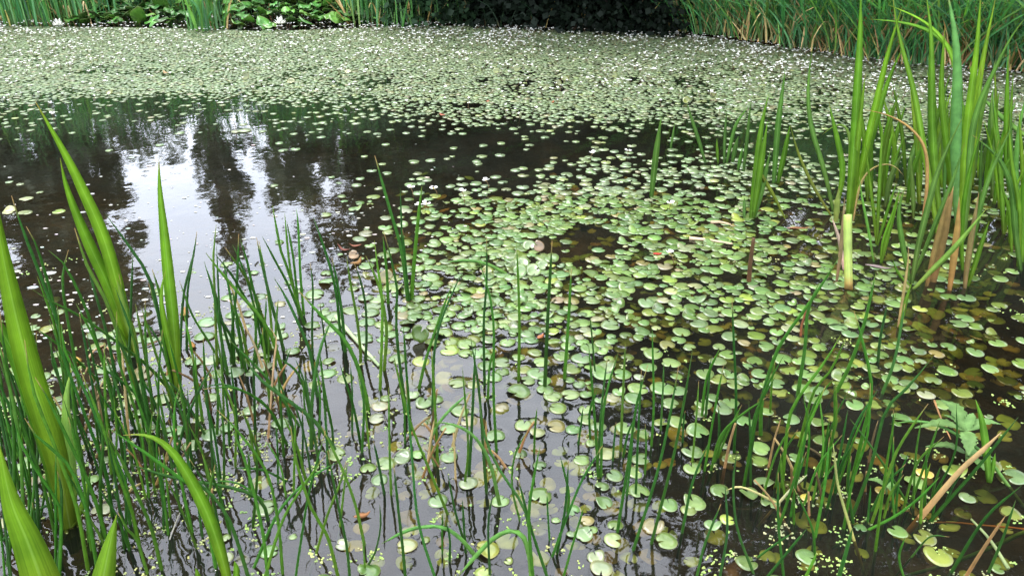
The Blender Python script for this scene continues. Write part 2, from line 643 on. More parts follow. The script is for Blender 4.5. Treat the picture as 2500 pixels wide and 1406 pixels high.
# ------------------------------------------------------------------ trees and bushes (most are seen only mirrored in the water)
def leaf_cloud(centres, radii, n, size, col, droop=0.0, var=0.3):
    """n leaf-sized rhombs spread through clusters; returns V, F, C arrays."""
    k = len(centres)
    ci = RNG.integers(0, k, n)
    d = RNG.normal(size=(n, 3))
    d /= np.linalg.norm(d, axis=1)[:, None]
    rr = RNG.random(n) ** 0.45
    P = centres[ci] + d * (rr[:, None] * radii[ci][:, None]) * np.array((1, 1, 0.75))
    if droop:
        P[:, 2] -= droop * RNG.random(n) ** 2
    a = RNG.normal(size=(n, 3)); a[:, 2] -= 0.6 if droop else 0.1
    a /= np.linalg.norm(a, axis=1)[:, None]
    b = np.cross(a, RNG.normal(size=(n, 3)))
    b /= np.linalg.norm(b, axis=1)[:, None]
    s = size * (0.6 + 0.8 * RNG.random(n))[:, None]
    w = s * 0.42
    V = np.stack((P, P + a * s * 0.5 + b * w, P + a * s, P + a * s * 0.5 - b * w), 1).reshape(-1, 3)
    Fq = np.arange(n * 4).reshape(-1, 4)
    cc = np.array(col) * (1 + var * (RNG.random((k, 1)) * 2 - 1))[ci] * (1 + 0.25 * (RNG.random((n, 1)) * 2 - 1))
    C = np.repeat(cc, 4, axis=0)
    return V, Fq, C


def limb_paths(h, spread, nl, base_frac):
    out = []
    for i in range(nl):
        z0 = h * random.uniform(base_frac, 0.8)
        a = random.uniform(0, 2 * math.pi)
        r = spread * random.uniform(0.55, 0.95) * (1.15 - 0.6 * z0 / h)
        P0 = np.array((0.0, 0.0, z0))
        P1 = np.array((r * 0.5 * math.cos(a), r * 0.5 * math.sin(a), z0 + h * 0.10))
        P2 = np.array((r * math.cos(a), r * math.sin(a), z0 + h * random.uniform(0.08, 0.2)))
        out.append(catmull([P0, P1, P2], 6))
    return out


def tree(x, y, h, spread, label, base_frac=0.25, nleaf=11500, size=0.16, col=(0.035, 0.06, 0.02), nclus=46, droop=0.0, thick=1.0, ncl_r=0.34, name='tree', cat='tree', group=None):
    z = gz(x, y)
    t = empty(name, (x, y, z - 0.05), label, cat, group)
    mb = MB()
    lean = np.array((random.uniform(-.3, .3), random.uniform(-.3, .3), 0))
    tr = catmull([np.zeros(3), np.array((0, 0, h * .5)) + lean * .4, np.array((0, 0, h * .95)) + lean], 10)
    r0 = h * 0.016 * thick
    tube(mb, tr, np.linspace(r0, r0 * 0.12, 10), (0.5, 0.5, 0.5), 8)
    cen, rad = [], []
    limbs = limb_paths(h, spread, 11, base_frac)
    for P in limbs:
        tube(mb, P, np.linspace(r0 * 0.42, r0 * 0.07, len(P)), (0.5, 0.5, 0.5), 5)
        for q in P[2:]:
            cen.append(q + np.array([random.gauss(0, spread * .08) for _ in range(3)]))
            rad.append(spread * ncl_r * random.uniform(0.6, 1.15))
    for i in range(nclus):
        zz = h * random.uniform(base_frac, 1.0)
        f = (zz / h - base_frac) / (1 - base_frac)
        R_ = spread * (0.35 + 0.75 * math.sin(math.pi * min(1, 0.12 + 0.83 * f)))
        a = random.uniform(0, 2 * math.pi)
        rr = R_ * math.sqrt(random.random())
        cen.append((rr * math.cos(a), rr * math.sin(a), zz))
        rad.append(spread * ncl_r * random.uniform(0.5, 1.2) * (1 - 0.45 * f))
    mb.build('trunk', M_BARK, t)
    V, Fq, C = leaf_cloud(np.array(cen), np.array(rad), nleaf, size, col, droop)
    link('crown', build_mesh('crown', V, Fq, C, None, M_TREE, False), t)
    return t


def bush(x, y, h, w, label, nleaf=2600, size=0.07, col=(0.02, 0.04, 0.015), group=None):
    z = gz(x, y)
    t = empty('bush', (x, y, z - 0.03), label, 'bush', group)
    mb = MB()
    cen, rad = [], []
    for i in range(9):
        a = random.uniform(0, 2 * math.pi)
        r = w * 0.5 * random.uniform(.3, .95)
        hh = h * random.uniform(.5, 1)
        P = catmull([(0.05 * math.cos(a), 0.05 * math.sin(a), 0), (r * .4 * math.cos(a), r * .4 * math.sin(a), hh * .55), (r * math.cos(a), r * math.sin(a), hh)], 6)
        tube(mb, P, np.linspace(.018, .004, 6), (.5, .5, .5), 5)
        for q in P:
            cen.append(q + np.array((0, 0, .1)))
            rad.append(w * 0.24 * random.uniform(.7, 1.2))
    mb.build('stem', M_BARK, t)
    V, Fq, C = leaf_cloud(np.array(cen), np.array(rad), nleaf, size, col)
    link('foliage', build_mesh('foliage', V, Fq, C, None, M_TREE, False), t)
    return t


def polar(az, d):
    return d * math.sin(R(az)), d * math.cos(R(az))


G_T = 'trees standing round the pond'
DK = (0.036, 0.052, 0.026)
MD = (0.120, 0.138, 0.098)
for az, d, h, sp, lab, kw in [
    (-45, 13.0, 7.6, 2.6, 'tall tree farthest left, mirrored along the left edge of the water', dict(col=MD, base_frac=.08)),
    (-37.5, 14.0, 7.0, 2.2, 'tall leafy tree mirrored as the dark mass left of the bright gap', dict(col=MD, base_frac=.08)),
    (-33.0, 13.5, 6.6, 1.35, 'loose tree with gaps low in its crown, mirrored behind the twin sword leaves', dict(col=MD, base_frac=.3, nleaf=10000)),
    (-29.2, 14.5, 5.9, .75, 'slim tree at the left rim of the bright sky reflection', dict(col=MD, base_frac=.3, nleaf=6500, nclus=30)),
    (-24.0, 17.0, 3.2, 1.5, 'low airy tree under the bright sky gap', dict(col=(0.11, 0.13, 0.085), base_frac=.25, nleaf=3600, nclus=26, size=.13)),
    (-20.6, 16.0, 5.9, .42, 'slender drooping tree whose mirrored tip hangs into the bright sky patch', dict(col=(0.125, 0.14, 0.105), base_frac=.2, nleaf=3300, droop=.4, nclus=30, size=.12)),
    (-16.0, 16.5, 4.4, 1.0, 'low slim tree beside the slender drooping one, mirrored at its right', dict(col=(0.125, 0.14, 0.105), base_frac=.15, nleaf=4500, nclus=26, size=.13)),
    (-11.5, 15.0, 5.7, 1.6, 'rounded tree mirrored just right of the bright sky patch', dict(col=MD, base_frac=.1)),
    (-6.0, 14.5, 5.8, 1.6, 'broad tree behind the end of the left reed belt', dict(col=MD, base_frac=.1)),
    (-1.5, 13.0, 6.0, 1.9, 'dark dense tree over the black gap between the reed belts', dict(col=DK, base_frac=.08)),
    (5.0, 12.5, 6.2, 1.9, 'dark tree right of the middle of the black gap', dict(col=DK, base_frac=.08)),
    (11.5, 11.8, 6.3, 1.8, 'dark tree at the right end of the black gap', dict(col=DK, base_frac=.08)),
    (19.5, 10.4, 9.5, 2.2, 'very tall tree behind the right reed bank', dict(col=DK, base_frac=.1, nleaf=15000)),
    (28.0, 9.3, 11.0, 2.5, 'tall overhanging tree on the right bank', dict(col=DK, base_frac=.1, nleaf=15000)),
    (36.0, 8.8, 11.0, 2.3, 'tall tree at the right near the frame edge', dict(col=DK, base_frac=.08, nleaf=15000)),
    (45.0, 8.0, 12.0, 2.6, 'tall tree at the right beyond the frame edge', dict(col=DK, base_frac=.08, nleaf=15000)),
    (60.0, 7.0, 10.5, 2.5, 'dark tree on the near right shore', dict(col=DK, base_frac=.1, nleaf=13000)),
]:
    X, Y = polar(az, d)
    tree(X, Y, h, sp, lab, group=G_T, **kw)
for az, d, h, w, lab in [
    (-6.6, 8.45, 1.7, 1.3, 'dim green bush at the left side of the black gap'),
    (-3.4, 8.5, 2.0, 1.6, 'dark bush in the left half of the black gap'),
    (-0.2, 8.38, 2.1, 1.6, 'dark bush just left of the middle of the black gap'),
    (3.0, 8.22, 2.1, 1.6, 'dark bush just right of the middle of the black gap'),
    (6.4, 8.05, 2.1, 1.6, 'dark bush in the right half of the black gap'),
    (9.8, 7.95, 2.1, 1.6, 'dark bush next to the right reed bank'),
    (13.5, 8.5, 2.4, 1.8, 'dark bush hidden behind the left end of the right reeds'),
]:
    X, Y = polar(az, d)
    bush(X, Y, h, w, lab, col=(0.022, 0.05, 0.022) if az < -5 else (0.012, 0.026, 0.012) if az < -1 else (0.0045, 0.009, 0.005), nleaf=7000, size=random.uniform(.05, .085), group='dark bushes in the shaded gap')  # the gap's shade is put into the leaf colour, less so at its left
# a second, taller layer closing the gap behind
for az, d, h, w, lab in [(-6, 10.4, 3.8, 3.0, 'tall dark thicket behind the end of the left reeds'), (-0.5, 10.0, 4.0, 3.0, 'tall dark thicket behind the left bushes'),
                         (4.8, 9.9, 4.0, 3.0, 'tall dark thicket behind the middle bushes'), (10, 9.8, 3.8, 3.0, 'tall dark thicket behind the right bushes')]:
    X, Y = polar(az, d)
    bush(X, Y, h, w, lab, col=(0.007, 0.013, 0.007), nleaf=14000, size=0.11, group='dark thickets closing the gap')  # near-black leaf colour stands in for the shade under the trees


# ------------------------------------------------------------------ reed belts on the far banks
def reed_tuft(name, x, y, n, h, spread, label, cat, group, cols, dead=0.2, width=0.013, leanx=0.0, curve=0.25, hr=(0.55, 1.08)):
    z = max(gz(x, y), -0.12)
    t = empty(name, (x, y, z), label, cat, group)
    for kind in ('green_blades', 'dead_blades'):
        cnt = int(n * (1 - dead)) if kind == 'green_blades' else int(n * dead)
        if cnt < 1:
            continue
        Vs, Cs, Fs, k = [], [], [], 0
        for i in range(cnt):
            a, r = random.uniform(0, 6.283), spread * math.sqrt(random.random())
            b = np.array((r * math.cos(a), r * math.sin(a), -0.03))
            gr = kind == 'green_blades'
            hh = h * random.uniform(*hr) if gr else random.uniform(0.12, 0.46)
            la = random.uniform(0, 6.283)
            lm = random.uniform(0.02, curve) * hh if gr else random.uniform(0.3, 1.1) * hh
            dirv = np.array((math.cos(la) * lm + leanx * hh, math.sin(la) * lm, 0))
            m = 7
            s = np.linspace(0, 1, m)[:, None]
            zed = s * hh * (1 - 0.10 * s) if gr else hh * (np.sin(s * random.uniform(1.6, 2.7)) if random.random() < .6 else s)
            P = b + dirv * s ** (1.9 if gr else 1.2) + np.concatenate((np.zeros((m, 2)), zed), 1)
            if gr and hr[0] < .5:
                P[:, :2] += dirv[:2] * .5 * s + np.array((leanx * .6, -.12)) * hh * s ** 1.5
            if gr and random.random() < 0.45:
                P[4:, 2] -= np.array([.05, .16, .34]) * hh * random.uniform(.2, .8)
                P[4:, :2] += dirv[:2] * np.array([[.2], [.5], [.9]])
            sa = random.uniform(0, 6.283)
            sd_ = np.array((math.cos(sa), math.sin(sa), 0)) * width * random.uniform(.7, 1.3) * .5
            pr = np.clip(np.concatenate((np.ones(4), [.85, .55, .06])), 0, 1)[:, None]
            Vs.append(np.stack((P - sd_ * pr, P + np.array((sd_[1], -sd_[0], 0)) * .35 * pr, P + sd_ * pr), 1).reshape(-1, 3))
            c = jit(random.choice(cols), .3) if gr else jit(random.choice([(0.34, 0.24, 0.10), (0.42, 0.31, 0.14), (0.24, 0.15, 0.06), (0.30, 0.25, 0.09)]), .3)
            cc = np.tile(np.array(c), (m, 1))
            if gr and random.random() < 0.5:
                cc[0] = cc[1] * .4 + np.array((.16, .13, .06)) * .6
            Cs.append(np.repeat(cc, 3, axis=0))
            for q in range(m - 1):
                o = k + q * 3
                Fs.append((o, o + 1, o + 4, o + 3))
                Fs.append((o + 1, o + 2, o + 5, o + 4))
            k += m * 3
        me = build_mesh(kind, np.concatenate(Vs), np.array(Fs), np.concatenate(Cs), None, M_REED if kind == 'green_blades' else M_STRAW)
        tag(link(kind, me, t), kind='stuff')
    return t


GREENS = [(0.07, 0.20, 0.065), (0.085, 0.24, 0.075), (0.06, 0.18, 0.075), (0.12, 0.25, 0.06)]
BLUEG = [(0.06, 0.19, 0.065), (0.075, 0.23, 0.075), (0.04, 0.14, 0.055), (0.12, 0.24, 0.055), (0.085, 0.22, 0.09)]
G_L = 'reed tufts along the far left bank'
G_RB = 'reed tufts along the right bank'
i = 0
for X0 in np.linspace(-60, 1085, 24):
    p = at(X0 + random.uniform(-12, 12), 58)
    front = X0 < 190 or X0 > 860
    off = random.uniform(.05, .25) if front else random.uniform(.75, 1.05)
    h = 1.0 if X0 > 1020 else random.uniform(1.4, 1.9)
    reed_tuft('reed_tuft', p[0], p[1] + off, 95, h, .30, f'{ORD[i]} green reed tuft from left in the front row of the left belt',
              'reeds', G_L, GREENS, dead=.22, width=.016, curve=.22)
    i += 1
for k_, X0 in enumerate(np.linspace(-100, 1080, 17)):           # second row, denser and taller, closing the view behind
    p = at(X0, 52)
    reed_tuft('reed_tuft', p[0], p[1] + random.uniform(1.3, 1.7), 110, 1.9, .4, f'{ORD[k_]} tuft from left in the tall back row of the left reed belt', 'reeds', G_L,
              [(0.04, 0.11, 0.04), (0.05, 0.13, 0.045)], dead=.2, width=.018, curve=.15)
p = at(500, 74)
reed_tuft('reed_tuft', p[0], p[1] + .05, 60, .85, .17, 'bright reed tuft standing in the water between the two lily patches', 'reeds', G_L, [(0.09, 0.22, 0.05), (0.07, 0.19, 0.07)], dead=.06, width=.022, curve=.3)
p = at(990, 62)
reed_tuft('reed_tuft', p[0], p[1] + .0, 55, .7, .22, 'thin bright reed tuft with bent tips at the right end of the lilies', 'reeds', G_L, [(0.08, 0.2, 0.05), (0.07, 0.17, 0.06)], dead=.08, width=.016, curve=.35)
for k_, (X0, Y0) in enumerate([(1120, 64), (1220, 68), (1330, 72), (1430, 75), (1545, 80), (1640, 84)]):
    p = at(X0, Y0)
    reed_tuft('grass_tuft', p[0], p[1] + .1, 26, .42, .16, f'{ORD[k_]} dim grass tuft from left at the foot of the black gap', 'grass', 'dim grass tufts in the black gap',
              [(0.02, 0.05, 0.02), (0.014, 0.036, 0.016)], dead=.12, width=.010, curve=.8, hr=(.3, 1.05))  # blade colours dimmed to carry the shade of the gap
# right bank
RB = [(1690, 84), (1760, 92), (1820, 101), (1880, 110), (1940, 120), (2000, 129), (2060, 136), (2120, 143), (2180, 150), (2240, 156), (2310, 162), (2380, 167), (2450, 172), (2530, 180), (2620, 192)]
for k_, (X0, Y0) in enumerate(RB):
    p = at(X0, Y0)
    lx = -0.34 if k_ < 2 else -0.10
    reed_tuft('reed_tuft', p[0] + .10, p[1] + random.uniform(.02, .12), 190, random.uniform(1.0, 1.3), .27,
              f'{ORD[k_]} straw-footed reed tuft from the black gap, front row of right bank', 'reeds', G_RB, BLUEG, dead=.34, width=.014, leanx=lx, curve=.9, hr=(.22, 1.05))
for k_, (X0, Y0) in enumerate(RB[:-1]):
    p = at(X0 + 40, Y0 - 8)
    reed_tuft('reed_tuft', p[0] + .35, p[1] + random.uniform(.6, .9), 170, random.uniform(1.6, 1.95), .34,
              f'{ORD[k_]} tall blue-green reed tuft from the black gap, back row of right bank', 'reeds', G_RB, BLUEG, dead=.2, width=.017, leanx=-.08, curve=.32)


# ------------------------------------------------------------------ floating-leaf shapes
def pad_outline(n, notch=0.55, nw=0.22, wob=0.06, rng=random):
    """Outline of a round leaf with a heart-shaped slit towards -Y (unit radius)."""
    out = []
    ph, ph2 = rng.uniform(0, 6.28), rng.uniform(0, 6.28)
    bite = (rng.uniform(-1.1, 4.2), rng.uniform(.12, .3), rng.uniform(.1, .32)) if n > 12 and rng.random() < .3 else None
    for i in range(n):
        g = -math.pi / 2 + nw + (2 * math.pi - 2 * nw) * i / (n - 1)
        e = min(i, n - 1 - i) / (n - 1)
        r = 1 + wob * math.sin(2 * g + ph) + wob * .6 * math.sin(3 * g + ph2)
        if bite and abs(g - bite[0]) < bite[1]:
            r *= 1 - bite[2] * (1 - (abs(g - bite[0]) / bite[1]) ** 2)
        r *= 1.0 - 0.16 * max(0, 1 - e / 0.06)
        out.append((r * math.cos(g), r * math.sin(g)))
    return np.array(out)


def pad_geom(r, n, col, cup=0.06, wav=0.0, rot=0.0, tiltx=0.0, tilty=0.0, notch=0.5, nw=0.22, rings=2, thick=0.0012, rng=random):
    """V, F, C, UV of a solid floating leaf (top, rim and underside)."""
    o = pad_outline(n, notch, nw, rng=rng)
    V, U, ph = [], [], rng.uniform(0, 6.28)
    c0 = np.array((0, -0.38 * (1 - notch)))
    V.append((c0[0], c0[1], 0.0))
    for q in range(1, rings + 1):
        f = q / rings
        for (x, y) in o:
            X, Y = c0[0] * (1 - f) + x * f, c0[1] * (1 - f) + y * f
            a = math.atan2(Y, X)
            V.append((X, Y, cup * f ** 2 + wav * f ** 2 * math.sin(3 * a + ph) + 0.4 * wav * f * math.sin(5 * a + 2 * ph)))
    V = np.array(V)
    U = V[:, :2] * 0.5 + 0.5
    if n > 12 and rng.random() < .16:                     # one side curled up
        ca = rng.uniform(0, 6.283)
        q = V[:, 0] * math.cos(ca) + V[:, 1] * math.sin(ca)
        V[:, 2] += rng.uniform(.5, 1.1) * np.clip(q - .35, 0, 1) ** 1.4
    m = len(V)
    Vb = V.copy()
    Vb[:, 2] -= thick / r
    Fc = []
    for i in range(n - 1):
        Fc.append((0, 1 + i, 2 + i))
        for q in range(rings - 1):
            b = 1 + q * n
            Fc.append((b + i, b + n + i, b + n + i + 1, b + i + 1))
    top = len(Fc)
    Fc += [tuple(m + j for j in f[::-1]) for f in Fc[:top]]
    L0 = 1 + (rings - 1) * n
    for i in range(n - 1):
        Fc.append((L0 + i, m + L0 + i, m + L0 + i + 1, L0 + i + 1))
    V = np.vstack((V, Vb)) * r
    U = np.vstack((U, U))
    C = np.tile(np.array(col, float), (len(V), 1))
    C[m:] *= np.array((1.0, .75, .6))
    c, s = math.cos(rot), math.sin(rot)
    V = V @ np.array(((c, s, 0), (-s, c, 0), (0, 0, 1)))
    V[:, 2] += V[:, 0] * math.tan(tiltx) + V[:, 1] * math.tan(tilty)
    return V, Fc, C, U


# ------------------------------------------------------------------ water lilies on the far left
LILYC = [(0.04, 0.14, 0.02), (0.05, 0.175, 0.025), (0.035, 0.12, 0.025), (0.075, 0.20, 0.028), (0.025, 0.08, 0.02)]
for (x0, x1, ytop, ybot, nn, lab) in [(140, 470, 10, 66, 210, 'left patch of dark crowded water lily leaves in front of the reeds'),
                                      (540, 850, 14, 72, 200, 'middle patch of dark crowded water lily leaves with a white bloom'),
                                      (845, 985, 14, 62, 80, 'right small patch of water lily leaves among thin reeds')]:
    pc = at((x0 + x1) / 2, ybot - 3)
    t = empty('water_lily', (pc[0], pc[1], 0), lab, 'water lily', 'water lily patches at the far bank')
    for i in range(nn):
        X0 = random.uniform(x0, x1)
        f = random.random() ** .8
        p = at(X0, ybot - 1)
        back = f * 1.4
        r = random.uniform(.05, .085)
        V, Fc, C, U = pad_geom(r, 16, jit(random.choice(LILYC), .25), cup=random.uniform(-.1, .25), wav=.16, rot=random.uniform(0, 6.28),
                               tiltx=random.gauss(0, .24), tilty=random.gauss(-.08, .28), thick=.002)
        o = link('lily_leaf', build_mesh('lily_leaf', V, Fc, C, U, M_LILY), t)
        o.location = (p[0] * (1 + back / 8) - pc[0], p[1] + back - pc[1], 0.02 + f * 0.16 + random.uniform(-.01, .05))
def lily_flower(px_, py_, z, r, label):
    B = at(px_, py_, z)
    t = empty('water_lily_flower', B, label, 'flower', 'white water lily blooms')
    for ring, (n, rr, up) in enumerate([(8, 1.0, .25), (7, .8, .6), (5, .5, 1.2)]):
        for i in range(n):
            a = 6.283 * (i + .5 * ring) / n
            P = catmull([(0, 0, 0), (rr * .55 * math.cos(a) * r, rr * .55 * math.sin(a) * r, up * .35 * r), (rr * math.cos(a) * r, rr * math.sin(a) * r, (up * .8 + .1) * r)], 5)
            mb = MB()
            blade(mb, P, r * .42, (.82, .82, .76), tip=.4, basew=.4, view=(math.cos(a), math.sin(a), -1.2), vee=.3)
            mb.build('petal', M_PETAL, t)
    mb = MB()
    V, Fc, C, U = pad_geom(r * .22, 10, (.6, .45, .05), cup=.4)
    V[:, 2] += r * .2
    mb.add(V, Fc, C, U)
    mb.build('flower_centre', M_PETAL, t)
lily_flower(684, 58, .09, .062, 'white water lily bloom open in the middle lily patch')
lily_flower(143, 62, .06, .058, 'white water lily bloom half open at the left end of the lily leaves')


